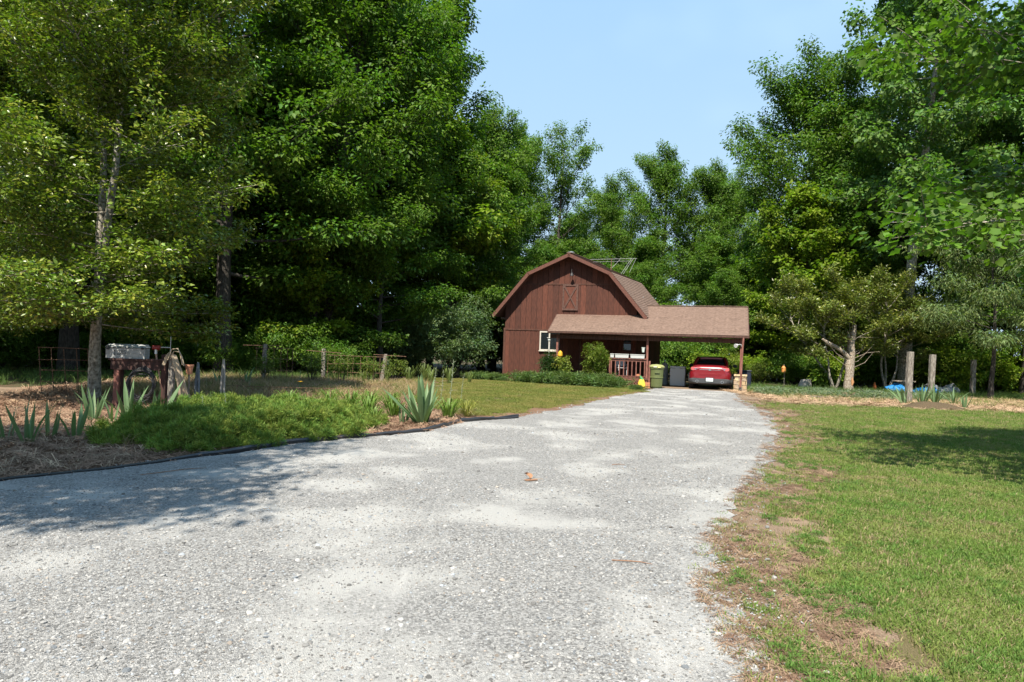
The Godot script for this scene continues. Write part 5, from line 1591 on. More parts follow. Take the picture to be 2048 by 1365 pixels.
func porch_things() -> void:
	var turn := deg_to_rad(-18.0)
	# ---- planter boxes on the rail
	var i := 0
	for a in [[2.73, 0.17], [3.19, 0.64], [3.92, 0.66]]:
		var lab: String = ["short white planter box on the porch rail beside the round shrub", "long white planter box in the middle of the porch rail", "long white planter box on the porch rail beside the post"][i]
		var t := thing("planter_box", lab, "planter", on_house(a[0], 1.326, 2.39), turn, "planter boxes on the porch rail")
		var m := MB.new()
		var w: float = a[1] * 0.5
		m.hexa([Vector3(-w * 0.96, 0, 0.07), Vector3(w * 0.96, 0, 0.07), Vector3(-w, 0.16, 0.09), Vector3(w, 0.16, 0.09), Vector3(-w * 0.96, 0, -0.07), Vector3(w * 0.96, 0, -0.07), Vector3(-w, 0.16, -0.09), Vector3(w, 0.16, -0.09)])
		part(t, "box", m.mesh(), M.white)
		part(t, "rim", boxm(Vector3(0, 0.17, 0), Vector3(a[1] + 0.03, 0.022, 0.21), 0.006), M.white)
		part(t, "soil", boxm(Vector3(0, 0.183, 0), Vector3(a[1] - 0.02, 0.006, 0.16)), M.litter)
		i += 1
	# ---- white pot hanging on the post
	var hp := thing("hanging_pot", "small white pot hung on the porch post above the rail", "pot", on_house(4.17, 1.62, 2.36), turn)
	var pm := MB.new()
	pm.lathe(Vector3.ZERO, [Vector2(0.0, 0.0), Vector2(0.055, 0.0), Vector2(0.085, 0.20), Vector2(0.095, 0.21), Vector2(0.095, 0.23), Vector2(0.075, 0.23)], 14)
	part(hp, "pot", pm.mesh(), mat(0.55, 0.62, 0.58, 0.6))
	part(hp, "hook", tubem([Vector3(0.08, 0.21, 0), Vector3(0.12, 0.30, 0), Vector3(0.15, 0.28, 0)], [0.006, 0.006, 0.006], 5), M.black)
	# ---- yellow feeder by the window post
	var yf := thing("bird_feeder", "yellow feeder on a thin stand beside the porch post", "feeder", on_house(0.24, 0.0, 2.62), turn)
	part(yf, "stand", tubem([Vector3(0, 0, 0), Vector3(0.01, 1.30, 0)], [0.012, 0.010], 6), M.metal)
	var ym := MB.new()
	ym.lathe(Vector3(0, 1.28, 0), [Vector2(0.0, 0.0), Vector2(0.12, 0.01), Vector2(0.13, 0.05), Vector2(0.11, 0.20), Vector2(0.02, 0.29), Vector2(0.0, 0.29)], 14)
	part(yf, "feeder", ym.mesh(), mat(0.55, 0.30, 0.02, 0.5))
	# ---- lamp standing by the window
	var lp := thing("post_lamp", "small white lantern on a post in front of the house window", "lamp", on_house(-0.62, 0.0, 1.5), turn)
	part(lp, "post", tubem([Vector3(0, 0, 0), Vector3(0, 2.05, 0)], [0.02, 0.016], 8), M.white)
	part(lp, "lantern", boxm(Vector3(0, 2.11, 0), Vector3(0.13, 0.12, 0.13), 0.02), mat(0.55, 0.6, 0.6, 0.4))
	part(lp, "cap", boxm(Vector3(0, 2.19, 0), Vector3(0.20, 0.03, 0.20), 0.01), M.white)
	# ---- clay pots and other things on the deck
	var clay := mat(0.42, 0.17, 0.085, 0.85)
	var cp := thing("clay_pot", "round clay pot on the edge of the porch deck", "pot", on_house(3.95, 0.415, 2.28), turn)
	var cm := MB.new()
	cm.lathe(Vector3.ZERO, [Vector2(0.0, 0.0), Vector2(0.08, 0.0), Vector2(0.13, 0.10), Vector2(0.11, 0.17), Vector2(0.13, 0.19), Vector2(0.10, 0.19)], 14)
	part(cp, "pot", cm.mesh(), clay)
	var cp2 := thing("clay_block", "stack of clay bricks beside the porch corner post", "bricks", at(5.98, 30.35, 0.012), turn)
	for k in 6:
		part(cp2, "brick", boxm(Vector3((k % 2) * 0.22 - 0.11 + rf(-0.01, 0.01), 0.045 + int(k / 2) * 0.088, rf(-0.01, 0.01)), Vector3(0.205, 0.08, 0.10), 0.008), clay)
	# ---- chair in the shade of the porch
	var ch := thing("porch_chair", "pale metal chair standing in the shade behind the porch rail", "chair", on_house(3.05, 0.415, 1.5), turn + 0.4)
	var wm := mat(0.42, 0.44, 0.46, 0.5)
	part(ch, "seat", boxm(Vector3(0, 0.42, 0), Vector3(0.46, 0.03, 0.44), 0.01), wm)
	part(ch, "backrest", boxm(Vector3(0, 0.70, -0.22), Vector3(0.46, 0.42, 0.025), 0.008), wm)
	for s in [-1, 1]:
		part(ch, "leg", tubem([Vector3(s * 0.20, 0, 0.20), Vector3(s * 0.20, 0.60, 0.20), Vector3(s * 0.21, 0.62, -0.2)], [0.012, 0.012, 0.012], 6), wm)
		part(ch, "leg", tubem([Vector3(s * 0.20, 0, -0.20), Vector3(s * 0.20, 0.9, -0.23)], [0.012, 0.012], 6), wm)
	# ---- yellow garden sack by the lattice
	var gs := thing("garden_sack", "yellow and green garden sack slumped beside the porch lattice", "sack", at(5.72, 29.75, 0.012), 0.2)
	var sm := MB.new()
	sm.loft([ring(0.10, 0.13, 0.0, 0.40, 0.08, 0.7, -0.04), ring(0.05, 0.17, 0.0, 0.46, 0.10, 0.65, -0.05), ring(-0.04, 0.17, 0.0, 0.45, 0.10, 0.65, -0.05), ring(-0.10, 0.13, 0.0, 0.38, 0.08, 0.7, -0.04)])
	part(gs, "sack", sm.mesh(), mat(0.66, 0.45, 0.05, 0.55))
	part(gs, "sack_top", tubem([Vector3(0.0, 0.40, -0.02), Vector3(-0.05, 0.50, -0.03), Vector3(-0.08, 0.56, -0.03)], [0.085, 0.06, 0.03], 10), mat(0.10, 0.34, 0.12, 0.55))
	# ---- dead brown juniper branch
	var db := MB.new()
	for k in 46:
		var a := rf(0, TAU)
		var o := Vector3(cos(a), rf(0.4, 1.4), sin(a)).normalized() * rf(0.12, 0.36)
		db.tube([Vector3(0, 0.12, 0), o * 0.6 + Vector3(0, 0.14, 0), o + Vector3(0, 0.14, 0)], [0.010, 0.008, 0.003], 3, false)
	solo("dead_branch", db.mesh(), mat(0.24, 0.14, 0.10, 0.95), "dead brown twigs sticking out of the junipers below the window", "branch", at(1.5, 31.2))
	var db2 := solo("dead_branch", db.mesh(), mat(0.30, 0.21, 0.15, 0.95), "dry clump of brown twigs at the edge of the blue juniper", "branch", at(13.7, 27.6))
	db2.scale = Vector3(1.3, 0.8, 1.1)

func roof_antenna() -> void:
	var al := mat(0.30, 0.31, 0.32, 0.5, 0.4)
	var t := thing("roof_antenna", "old television antenna with long rods on the house roof", "antenna", on_house(1.65, 5.6, -2.6), deg_to_rad(-18.0))
	part(t, "mast", tubem([Vector3(0, 0, 0), Vector3(0.02, 1.15, 0)], [0.03, 0.022], 8), M.rust)
	part(t, "boom", tubem([Vector3(-2.3, 1.08, 0.0), Vector3(1.4, 1.14, 0.0)], [0.008, 0.008], 6), al)
	part(t, "boom", tubem([Vector3(-1.3, 0.96, 0.0), Vector3(1.0, 1.00, 0.0)], [0.006, 0.006], 6), al)
	for k in 9:
		var x := -1.9 + k * 0.39
		var l := 0.45 + 0.09 * k
		part(t, "rod", tubem([Vector3(x - l * 0.25, 1.10 + x * 0.016 - l * 0.0, l), Vector3(x, 1.10 + x * 0.016, 0), Vector3(x - l * 0.25, 1.10 + x * 0.016, -l)], [0.004, 0.005, 0.004], 5), al)
	part(t, "strut", tubem([Vector3(1.1, 1.12, 0), Vector3(0.62, 0.25, 0.35)], [0.009, 0.008], 5), al)
	part(t, "strut", tubem([Vector3(1.2, 1.12, 0), Vector3(0.74, 0.25, 0.35)], [0.008, 0.007], 5), al)
	part(t, "strut", tubem([Vector3(1.35, 1.12, 0), Vector3(1.05, 0.35, 0.2)], [0.009, 0.008], 5), al)
	part(t, "strut", tubem([Vector3(0.5, 1.1, 0), Vector3(0.1, 0.6, 0.25)], [0.008, 0.008], 5), al)

func post(label: String, x: float, d: float, hh: float, w: float, lean: Vector2, group := "") -> void:
	var mb := MB.new()
	var b := Vector3(0, -0.1, 0)
	var e := Vector3(lean.x, hh, lean.y)
	var r0 := []
	var rings := []
	for k in 5:
		var t := k / 4.0
		var c := b.lerp(e, t) + Vector3(rf(-0.006, 0.006), 0, rf(-0.006, 0.006))
		var s := w * 0.5 * (1.0 + rf(-0.05, 0.05))
		rings.append([c + Vector3(s, 0, s * 0.8), c + Vector3(s * 0.8, 0, s), c + Vector3(-s * 0.8, 0, s), c + Vector3(-s, 0, s * 0.8), c + Vector3(-s, 0, -s * 0.8), c + Vector3(-s * 0.8, 0, -s), c + Vector3(s * 0.8, 0, -s), c + Vector3(s, 0, -s * 0.8)])
	for k in 4:
		for i in 8:
			mb.quad(rings[k][i], rings[k + 1][i], rings[k + 1][(i + 1) % 8], rings[k][(i + 1) % 8])
	var tip: Vector3 = e + Vector3(0, rf(0.0, 0.02), 0)
	for i in 8: mb.tri(rings[4][i], tip, rings[4][(i + 1) % 8])
	solo("fence_post", mb.mesh(), M.grey_wood, label, "post", at(x, d), group)

func wires(nm: String, label: String, x: float, d: float, turn: float, w: float, hh: float, cols: int, rows: int, jit: float, r: float, lean := 0.0) -> void:
	var t := thing(nm, label, "wire panel", at(x, d), turn)
	for i in cols + 1:
		var px := -w * 0.5 + w * i / cols + rf(-jit, jit)
		part(t, "upright_wire", tubem([Vector3(px + rf(-jit, jit), -0.04, 0), Vector3(px + lean * 0.5, hh * 0.5, rf(-jit, jit)), Vector3(px + lean, hh + rf(-jit, jit), 0)], [r, r, r], 5), M.rust)
	for k in rows + 1:
		var py := hh * (0.06 + 0.94 * k / rows)
		part(t, "cross_wire", tubem([Vector3(-w * 0.5 - 0.02 + lean * py / hh, py + rf(-jit, jit), r * 2), Vector3(lean * py / hh, py + rf(-jit, jit), r * 2), Vector3(w * 0.5 + 0.02 + lean * py / hh, py + rf(-jit, jit) * 0.5, r * 2)], [r, r, r], 5), M.rust)

func fence_things() -> void:
	# ---- the three tall grey posts at the yard edge
	post("tall square grey wooden post beside the irises, nearest the lawn", 15.5, 26.6, 1.98, 0.20, Vector2(0.05, 0))
	post("grey wooden post behind the irises, between the two others", 18.6, 30.2, 1.95, 0.21, Vector2(0.04, 0))
	post("grey wooden post standing alone before the thicket", 22.6, 33.4, 1.82, 0.19, Vector2(0.03, 0))
	# ---- the old fence
	post("weathered fence post at the wire cage", -9.2, 25.4, 1.42, 0.13, Vector2(0.02, 0))
	post("weathered fence post in the middle of the old wire fence", -7.3, 26.6, 1.30, 0.14, Vector2(-0.02, 0))
	post("leaning weathered fence post at the end of the old wire fence", -5.4, 28.5, 1.15, 0.14, Vector2(0.16, 0))
	wires("wire_cage", "rusty wire cage around the first fence post", -8.75, 25.2, 0.05, 1.35, 1.28, 6, 3, 0.03, 0.010)
	wires("wire_fence", "rusty wire fence panel between the old posts", -6.15, 27.2, 0.1, 2.3, 1.05, 9, 3, 0.03, 0.011)
	wires("wire_trellis", "leaning rusty wire trellis beside the holly trunk", -11.3, 17.4, 0.15, 1.15, 1.22, 4, 4, 0.02, 0.010, -0.12)
	wires("wire_border", "low rusty wire border running along the bed", -5.6, 17.6, 0.12, 3.6, 0.42, 9, 1, 0.02, 0.006)
	for a in [[-9.9, 25.5, 1.35, 0.02, "pipe crossing the first fence post"], [-7.8, 26.4, 1.22, -0.06, "pipe crossing the middle fence post"], [-5.6, 28.3, 1.12, -0.04, "pipe resting on the leaning fence post"]]:
		solo("fence_rail", tubem([Vector3(-0.1, 0, 0.09), Vector3(1.25, a[3], 0.09)], [0.011, 0.011], 6), M.rust, "thin grey " + a[4], "pipe", at(a[0], a[1], a[2]))

func mailbox_things() -> void:
	# ---- grey box on its stand
	var grey := textured(noise_tex(0.02, [Color(0.22, 0.225, 0.22), Color(0.28, 0.285, 0.28), Color(0.33, 0.33, 0.325)], [0.3, 0.5, 0.75], 256, 301), Vector3(1.5, 3, 1.5), 0.55)
	var t := thing("mailbox", "grey metal mailbox with a sloped lid and painted number on a wooden stand", "mailbox", at(-8.62, 15.35, 1.10), deg_to_rad(12))
	var w := 0.43
	var mb := MB.new()
	mb.hexa([Vector3(-w, 0, 0.20), Vector3(w, 0, 0.20), Vector3(-w, 0.25, 0.21), Vector3(w, 0.25, 0.21), Vector3(-w, 0, -0.18), Vector3(w, 0, -0.18), Vector3(-w, 0.25, -0.18), Vector3(w, 0.25, -0.18)])
	part(t, "box", mb.mesh(), grey)
	var lm := MB.new()
	lm.hexa([Vector3(-w - 0.02, 0.265, 0.235), Vector3(w + 0.02, 0.265, 0.235), Vector3(-w + 0.03, 0.345, 0.10), Vector3(w - 0.03, 0.345, 0.10), Vector3(-w - 0.02, 0.265, -0.20), Vector3(w + 0.02, 0.265, -0.20), Vector3(-w + 0.03, 0.345, -0.16), Vector3(w - 0.03, 0.345, -0.16)])
	part(t, "lid", lm.mesh(), grey)
	t.scale = Vector3.ONE * 0.92
	part(t, "skirt", boxm(Vector3(w - 0.06, -0.03, 0.185), Vector3(0.14, 0.06, 0.03)), grey)
	part(t, "hinge", boxm(Vector3(-w + 0.05, 0.255, 0.225), Vector3(0.07, 0.10, 0.03), 0.01), M.black)
	part(t, "hinge", boxm(Vector3(w - 0.05, 0.255, 0.225), Vector3(0.06, 0.05, 0.03), 0.01), M.black)
	var ink := mat(0.03, 0.03, 0.03, 0.8)
	for a in [["12", -0.19, 0.115, 150], ["85", -0.045, 0.125, 125]]:
		var tm := TextMesh.new()
		tm.text = a[0]
		var f := SystemFont.new()
		f.font_names = PackedStringArray(["Droid Serif"])
		tm.font = f
		tm.font_size = 32
		tm.pixel_size = a[3] * 0.00003
		tm.depth = 0.003
		part(t, "number", tm, ink, Transform3D(Basis(Vector3.RIGHT, -0.04), Vector3(a[1], a[2] + 0.02, 0.212)))
	var sd := thing("mailbox_stand", "dark red wooden stand carrying the grey mailbox", "stand", at(-8.5, 15.35, 0), deg_to_rad(12))
	var rw := textured(noise_tex(0.02, [Color(0.03, 0.013, 0.010), Color(0.065, 0.026, 0.02)], [0.3, 0.7], 256, 302), Vector3(2, 0.5, 2), 0.85)
	part(sd, "top", boxm(Vector3(0.16, 1.075, 0), Vector3(1.2, 0.045, 0.40), 0.006), rw)
	part(sd, "apron", boxm(Vector3(0.16, 0.95, 0.17), Vector3(1.12, 0.20, 0.03)), rw)
	part(sd, "leg", boxm(Vector3(-0.28, 0.50, 0.12), Vector3(0.11, 1.10, 0.10), 0.01), M.rail)
	part(sd, "leg", boxm(Vector3(-0.28, 0.50, -0.14), Vector3(0.10, 1.10, 0.10), 0.01), rw)
	part(sd, "leg", boxm(Vector3(0.68, 0.58, 0.12), Vector3(0.11, 1.26, 0.10), 0.01), rw)
	part(sd, "leg", boxm(Vector3(0.68, 0.50, -0.14), Vector3(0.10, 1.10, 0.10), 0.01), rw)
	# ---- coils of black hose under the stand
	var hose := thing("hose_coil", "coil of black hose hung under the mailbox stand", "hose", at(-8.22, 15.25, 0.52), deg_to_rad(12))
	for k in 9:
		var p := []
		var r := []
		var rx := rf(0.22, 0.34)
		var ry := rf(0.26, 0.38)
		for i in 15:
			var a := TAU * i / 14.0
			p.append(Vector3(cos(a) * rx + rf(-0.01, 0.01), sin(a) * ry - 0.02 * k * 0.5 + 0.06, 0.02 + k * 0.016 + sin(a * 2.0 + k) * 0.02))
			r.append(0.011)
		part(hose, "loop", tubem(p, r, 6), M.black)
	# ---- tan hose bundle over the post
	var tan := thing("garden_hose", "tan garden hose slung over the tall post beside the mailbox", "hose", at(-7.72, 15.3, 0), deg_to_rad(12))
	var tm2 := mat(0.42, 0.33, 0.23, 0.75)
	for k in 7:
		var o := k * 0.028
		part(tan, "strand", tubem([Vector3(-0.06 + o * 0.3, 0.98, 0.10), Vector3(0.02 + o * 0.4, 1.20 + 0.012 * k, 0.13), Vector3(0.14 + o * 0.5, 1.14 + 0.01 * k, 0.14), Vector3(0.22 + o * 0.8, 0.85, 0.14 + rf(-0.02, 0.02)), Vector3(0.30 + o, 0.45, 0.12), Vector3(0.32 + o * 1.2, 0.06, 0.10)], [0.013, 0.013, 0.013, 0.013, 0.013, 0.013], 6), tm2 if k % 2 else mat(0.30, 0.24, 0.17, 0.8))
	part(tan, "strand", tubem([Vector3(0.06, 1.10, 0.16), Vector3(0.14, 1.34, 0.18), Vector3(0.26, 1.36, 0.18), Vector3(0.36, 1.16, 0.17), Vector3(0.40, 0.98, 0.16)], [0.012, 0.012, 0.012, 0.012, 0.012], 6), tm2)
	part(tan, "strand", tubem([Vector3(0.10, 1.12, 0.13), Vector3(0.18, 1.30, 0.15), Vector3(0.30, 1.28, 0.15), Vector3(0.36, 1.0, 0.14)], [0.012, 0.012, 0.012, 0.012], 6), tm2)
	part(tan, "post", boxm(Vector3(0.12, 0.58, 0.02), Vector3(0.12, 1.26, 0.12), 0.012), M.grey_wood)
	# ---- red tap with a pipe
	var tap := thing("water_tap", "red-handled water tap on a brown pipe beside the tan hose", "tap", at(-8.02, 15.42, 0), deg_to_rad(12))
	part(tap, "pipe", tubem([Vector3(0.22, 0, 0.1), Vector3(0.16, 0.5, 0.1), Vector3(0.06, 0.95, 0.09), Vector3(0.0, 1.24, 0.05)], [0.02, 0.02, 0.02, 0.02], 8), mat(0.36, 0.22, 0.15, 0.6))
	part(tap, "handle", tubem([Vector3(-0.07, 1.36, 0.05), Vector3(0.08, 1.36, 0.05)], [0.05, 0.055], 12), mat(0.20, 0.015, 0.015, 0.5))
	part(tap, "body", tubem([Vector3(0.0, 1.22, 0.05), Vector3(0.0, 1.36, 0.05)], [0.035, 0.03], 10), M.metal)
	part(tap, "rod", tubem([Vector3(0.10, 1.37, 0.05), Vector3(0.30, 1.37, 0.05)], [0.014, 0.014], 6), M.metal)
	part(tap, "rod", tubem([Vector3(0.30, 0.9, 0.05), Vector3(0.30, 1.62, 0.05)], [0.007, 0.007], 5), M.metal)
	# ---- tools hanging: two pale bars on a rail
	var hang := [[-7.52, 16.4, 1.02, Color(0.13, 0.15, 0.17), "bluish grey bracket on the short post behind the hose"], [-7.12, 16.9, 1.10, Color(0.28, 0.265, 0.24), "pale worn stake standing behind the hose"]]
	for a in hang:
		var m := MB.new()
		m.tube([Vector3(-0.035, 0.0, 0), Vector3(-0.03, a[2] * 0.6, 0), Vector3(0.0, a[2], 0)], [0.03, 0.035, 0.028], 8)
		m.tube([Vector3(0.04, 0.0, 0), Vector3(0.035, a[2] * 0.6, 0), Vector3(0.0, a[2], 0)], [0.025, 0.03, 0.028], 8)
		solo("stake", m.mesh(), mat(a[3].r, a[3].g, a[3].b, 0.85), a[4], "stake", at(a[0], a[1]))
	var fp := MB.new()
	fp.lathe(Vector3(0, 0.78, 0), [Vector2(0.0, 0.0), Vector2(0.055, 0.0), Vector2(0.085, 0.18), Vector2(0.095, 0.18), Vector2(0.095, 0.22), Vector2(0.07, 0.22)], 14)
	var cpt := thing("clay_pot", "clay flower pot set on a stake beside the tan hose", "pot", at(-7.30, 15.5))
	part(cpt, "pot", fp.mesh(), mat(0.42, 0.19, 0.11, 0.85))
	part(cpt, "stake", tubem([Vector3.ZERO, Vector3(0, 0.8, 0)], [0.025, 0.02], 6), M.grey_wood)

func yard_things() -> void:
	# ---- orange feeder on a pole
	var t := thing("bird_feeder", "orange bird feeder on a thin pole beside the twiggy shrub", "feeder", at(13.9, 34.7))
	part(t, "pole", tubem([Vector3.ZERO, Vector3(0.0, 0.7, 0), Vector3(-0.02, 1.27, 0)], [0.022, 0.02, 0.016], 8), M.grey_wood)
	var fm := MB.new()
	fm.lathe(Vector3(-0.07, 0.86, 0.06), [Vector2(0.0, 0.0), Vector2(0.09, 0.0), Vector2(0.11, 0.04), Vector2(0.105, 0.24), Vector2(0.06, 0.30), Vector2(0.04, 0.34), Vector2(0.0, 0.34)], 12)
	part(t, "feeder", fm.mesh(), mat(0.48, 0.20, 0.05, 0.6))
	part(t, "foot", boxm(Vector3(0, 0.03, 0), Vector3(0.18, 0.08, 0.18), 0.02), M.stone)
	# ---- standing stone
	var b := MB.new()
	var rings := []
	for k in 5:
		var tt := k / 4.0
		var row := []
		for i in 9:
			var a := TAU * i / 9
			var hw := lerpf(0.37, 0.24, tt) * (1.0 + 0.05 * sin(i * 2.3 + k))
			row.append(Vector3(cos(a) * hw * (1.0 if absf(cos(a)) < 0.9 else 1.06) + tt * 0.05, 0.60 * tt - 0.05 + 0.02 * cos(a) * tt, sin(a) * 0.16 * (1.0 - 0.3 * tt)))
		rings.append(row)
	for k in 4:
		for i in 9: b.quad(rings[k][i], rings[k + 1][i], rings[k + 1][(i + 1) % 9], rings[k][(i + 1) % 9])
	for i in range(1, 8): b.tri(rings[4][0], rings[4][i + 1], rings[4][i])
	solo("standing_stone", b.mesh(), M.stone, "grey upright boulder with a flat top at the woods edge", "stone", at(14.9, 34.6))
	# ---- dead trunk with a broken limb
	var dt := thing("dead_tree", "broken dead tree trunk with peeling bark and a snapped side limb", "tree", at(16.35, 33.0, -0.05))
	part(dt, "trunk", tubem([Vector3(0, 0, 0), Vector3(-0.03, 0.5, 0), Vector3(0.02, 1.1, 0.02), Vector3(0.0, 1.5, 0.0), Vector3(0.10, 2.0, 0), Vector3(0.06, 2.5, 0), Vector3(0.16, 3.0, 0.02), Vector3(0.26, 3.38, 0)], [0.27, 0.21, 0.19, 0.23, 0.16, 0.15, 0.12, 0.04], 12), M.dead_bark)
	part(dt, "broken_limb", tubem([Vector3(-0.05, 1.72, 0.05), Vector3(-0.35, 2.02, 0.1), Vector3(-0.75, 2.28, 0.12), Vector3(-1.1, 2.42, 0.1), Vector3(-1.38, 2.62, 0.1)], [0.13, 0.10, 0.09, 0.10, 0.05], 9), M.dead_bark)
	part(dt, "snag", tubem([Vector3(0.05, 2.55, 0.0), Vector3(-0.12, 2.85, 0.05), Vector3(-0.16, 3.05, 0.05)], [0.09, 0.06, 0.02], 7), M.dead_bark)
	for k in 9:
		var a := Vector3(rf(-0.1, 0.1), rf(1.2, 2.6), 0)
		var s := -1.0 if k % 2 else 1.0
		part(dt, "twig", tubem([a, a + Vector3(s * rf(0.4, 0.7), rf(0.1, 0.5), rf(-0.2, 0.3)), a + Vector3(s * rf(0.9, 1.5), rf(0.4, 1.1), rf(-0.3, 0.4))], [0.016, 0.010, 0.004], 5), M.dead_bark)
	var wound := MB.new()
	wound.tube([Vector3(0.06, 0.42, 0.20), Vector3(0.07, 0.60, 0.215), Vector3(0.06, 0.82, 0.19)], [0.02, 0.075, 0.02], 8)
	part(dt, "bare_wood", wound.mesh(), mat(0.40, 0.20, 0.09, 0.9))
	# ---- orange cone
	var cn := thing("traffic_cone", "faded orange cone standing in the weeds before the woods", "cone", at(18.35, 34.4))
	var cm := MB.new()
	cm.lathe(Vector3.ZERO, [Vector2(0.15, 0.03), Vector2(0.13, 0.06), Vector2(0.115, 0.35), Vector2(0.05, 0.58), Vector2(0.03, 0.66), Vector2(0.0, 0.66)], 16)
	cn.scale = Vector3.ONE * 0.8
	part(cn, "cone", cm.mesh(), mat(0.50, 0.115, 0.02, 0.6))
	part(cn, "base", boxm(Vector3(0, 0.02, 0), Vector3(0.36, 0.04, 0.36), 0.01), mat(0.65, 0.14, 0.015, 0.5))
	# ---- tarp over a heap
	var tp := thing("tarp_heap", "blue tarp draped over a low heap behind the grey posts", "tarp", at(19.75, 33.6))
	var tm := MB.new()
	var g := []
	for i in 19:
		var row := []
		for j in 9:
			var u := i / 18.0
			var v := j / 8.0
			var y := 0.62 * pow(sin(PI * v), 0.45) * (0.72 + 0.4 * sin(u * 7.0 + 1.0) * (1.0 - u * 0.4)) * pow(sin(PI * clampf(u, 0.03, 0.97)), 0.35)
			y += nz.get_noise_2d(u * 9.0, v * 7.0) * 0.14
			row.append(Vector3((u - 0.5) * 2.3 + nz.get_noise_2d(u * 5.0, v * 5.0) * 0.1, maxf(0.0, y), (v - 0.5) * 1.2))
		g.append(row)
	for i in 18:
		for j in 8:
			tm.quad(g[i][j], g[i][j + 1], g[i + 1][j + 1], g[i + 1][j])
	part(tp, "tarp", tm.mesh(), mat(0.02, 0.19, 0.47, 0.42))
	part(tp, "board", boxm(Vector3(-0.45, 0.66, 0.1), Vector3(1.0, 0.05, 0.3)), M.dead_bark)
	var th := thing("tarp_heap", "white sheet with a blue end thrown over a frame behind the grey posts", "tarp", at(21.55, 34.2))
	var wm := MB.new()
	var g2 := []
	for i in 13:
		var row := []
		for j in 7:
			var u := i / 12.0
			var v := j / 6.0
			row.append(Vector3((u - 0.5) * 1.5, maxf(0.0, 0.6 * pow(sin(PI * v), 0.4) * (0.8 + 0.2 * sin(u * 9.0)) + nz.get_noise_2d(u * 8.0 + 20.0, v * 6.0) * 0.12), (v - 0.5) * 0.9))
		g2.append(row)
	for i in 12:
		for j in 6:
			wm.quad(g2[i][j], g2[i][j + 1], g2[i + 1][j + 1], g2[i + 1][j])
	part(th, "sheet", wm.mesh(), mat(0.45, 0.46, 0.48, 0.8))
	part(th, "corner", boxm(Vector3(-0.66, 0.22, 0.38), Vector3(0.36, 0.38, 0.06), 0.02), mat(0.02, 0.19, 0.47, 0.42))
	# ---- mulch mound by the irises
	var mm := MB.new()
	var mg := []
	for i in 11:
		var row := []
		for j in 8:
			var x := (i / 10.0 - 0.5) * 2.4
			var z := (j / 7.0 - 0.5) * 1.3
			var y := 0.26 * maxf(0.0, 1.0 - (x * x) / 1.3 - (z * z) / 0.4) + nz.get_noise_2d(x * 3.0, z * 3.0) * 0.05
			row.append(Vector3(x, y - 0.01, z))
		mg.append(row)
	for i in 10:
		for j in 7: mm.quad(mg[i][j], mg[i + 1][j], mg[i + 1][j + 1], mg[i][j + 1])
	solo("mulch_mound", mm.mesh(), M.litter, "low mound of dark mulch in front of the irises", "mound", at(14.6, 23.6, 0.0))
	# ---- board edging the juniper
	solo("edging_board", boxm(Vector3.ZERO, Vector3(1.15, 0.09, 0.12), 0.01), M.grey_wood, "weathered board lying along the blue juniper", "board", at(12.6, 27.35, 0.045))
	# ---- on the gravel
	var lf := thing("dry_leaf", "curled brown dry leaf lying on the gravel", "leaf", at(0.26, 8.22, 0.014), 0.5)
	var lm := MB.new()
	lm.tint = Color(0.27, 0.145, 0.075)
	var prev := []
	for i in 7:
		var u := i / 6.0
		var w := 0.045 * sin(PI * clampf(u, 0.05, 0.97))
		var c := Vector3(0.04 * sin(u * 4.0), 0.005 + 0.095 * u * (1.0 - 0.25 * u), -0.03 + 0.05 * cos(u * 4.5))
		var row := [c + Vector3(-w, 0.012, w * 0.4), c, c + Vector3(w, 0.014, -w * 0.3)]
		if i:
			for s in 2: lm.quad(prev[s], row[s], row[s + 1], prev[s + 1])
		prev = row
	part(lf, "blade", lm.mesh(), M.tinted)
	part(lf, "lobe", boxm(Vector3(0.02, 0.008, 0.02), Vector3(0.16, 0.008, 0.07), 0.003), mat(0.24, 0.13, 0.075, 0.85))
	part(lf, "leaf_stalk", tubem([Vector3(0.02, 0.01, 0.0), Vector3(0.10, 0.02, 0.03), Vector3(0.17, 0.012, 0.05)], [0.003, 0.002, 0.002], 5), mat(0.35, 0.24, 0.14, 0.85))
	var tw := [[1.55, 9.6, 0.20, 0.3, "short brown twig on the gravel past the dry leaf"], [0.95, 5.1, 0.30, -0.2, "thin brown twig on the gravel beside the straw"], [-3.9, 8.0, 0.75, 0.9, "long thin brown twig on the shaded gravel by the edging"], [-5.0, 5.9, 0.10, 0.2, "small rusty leaf scrap on the shaded gravel"]]
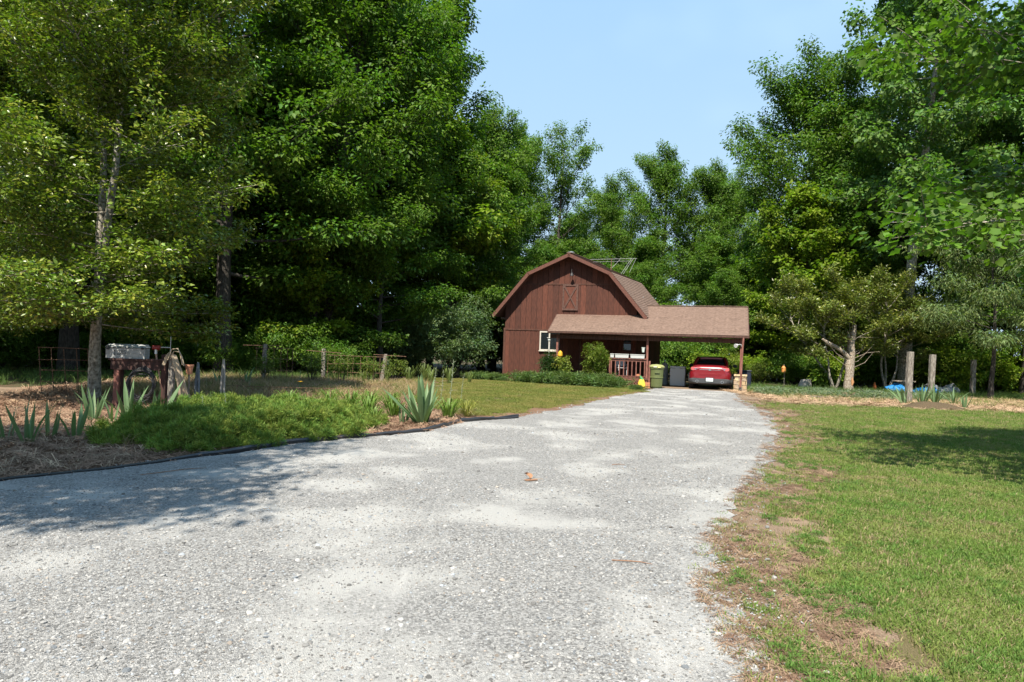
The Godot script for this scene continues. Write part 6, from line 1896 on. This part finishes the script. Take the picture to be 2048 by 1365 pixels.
	for a in tw:
		var l: float = a[2]
		var o := solo("twig", tubem([Vector3(-l * 0.5, 0.004, 0), Vector3(-l * 0.1, 0.012, 0.03 * l), Vector3(l * 0.2, 0.008, -0.03 * l), Vector3(l * 0.5, 0.006, 0.05 * l)], [0.004, 0.005, 0.004, 0.002], 5), mat(0.22, 0.12, 0.07, 0.9), a[4], "twig", at(a[0], a[1], 0.014))
		o.rotation.y = a[3]

func edging() -> void:
	# black bed edging, its loose end lying on the gravel in two strips
	var pl := mat(0.022, 0.022, 0.024, 0.42)
	var t := thing("bed_edging", "black plastic edging along the bed with its loose end on the gravel", "edging", Vector3.ZERO)
	var mb := MB.new()
	var pts := []
	for i in range(4, DRIVE_LEFT.size()):
		var a: Vector2 = DRIVE_LEFT[i]
		pts.append(a)
	pts[0] = Vector2(-0.35, 15.45)
	var prof := [Vector2(-0.018, 0.0), Vector2(-0.022, 0.055), Vector2(0.0, 0.085), Vector2(0.022, 0.055), Vector2(0.018, 0.0)]
	var rows := []
	var cv := Curve2D.new()
	for p in pts: cv.add_point(p)
	var total := cv.get_baked_length()
	var k := 0.0
	while k <= total:
		var p := cv.sample_baked(k)
		var q := cv.sample_baked(minf(total, k + 0.05))
		var r := cv.sample_baked(maxf(0.0, k - 0.05))
		var dir := (q - r).normalized()
		var side := Vector2(-dir.y, dir.x)
		p += side * nz.get_noise_1d(k * 0.8) * 0.10
		var low := 1.0 - 0.55 * smoothstep(6.5, 8.5, k)
		var row := []
		for f in prof:
			var g: Vector2 = p + side * f.x * 1.3
			row.append(at(g.x, g.y, 0.006 + f.y * low * (0.85 + 0.25 * nz.get_noise_1d(k * 1.7 + 30.0))))
		rows.append(row)
		k += 0.12
	for i in rows.size() - 1:
		for j in prof.size() - 1:
			mb.quad(rows[i][j], rows[i + 1][j], rows[i + 1][j + 1], rows[i][j + 1])
	part(t, "strip", mb.mesh(), pl)
	for s in 2:
		var p := []
		var r := []
		for i in 9:
			var u := i / 8.0
			p.append(at(-1.05 + u * 1.25, 14.55 + u * 1.35 + sin(u * 5.0 + s) * 0.05 + s * 0.09, 0.045 + 0.02 * sin(u * 6.0 + s * 2.0)))
			r.append(0.030)
		part(t, "loose_end", tubem(p, r, 7), pl)
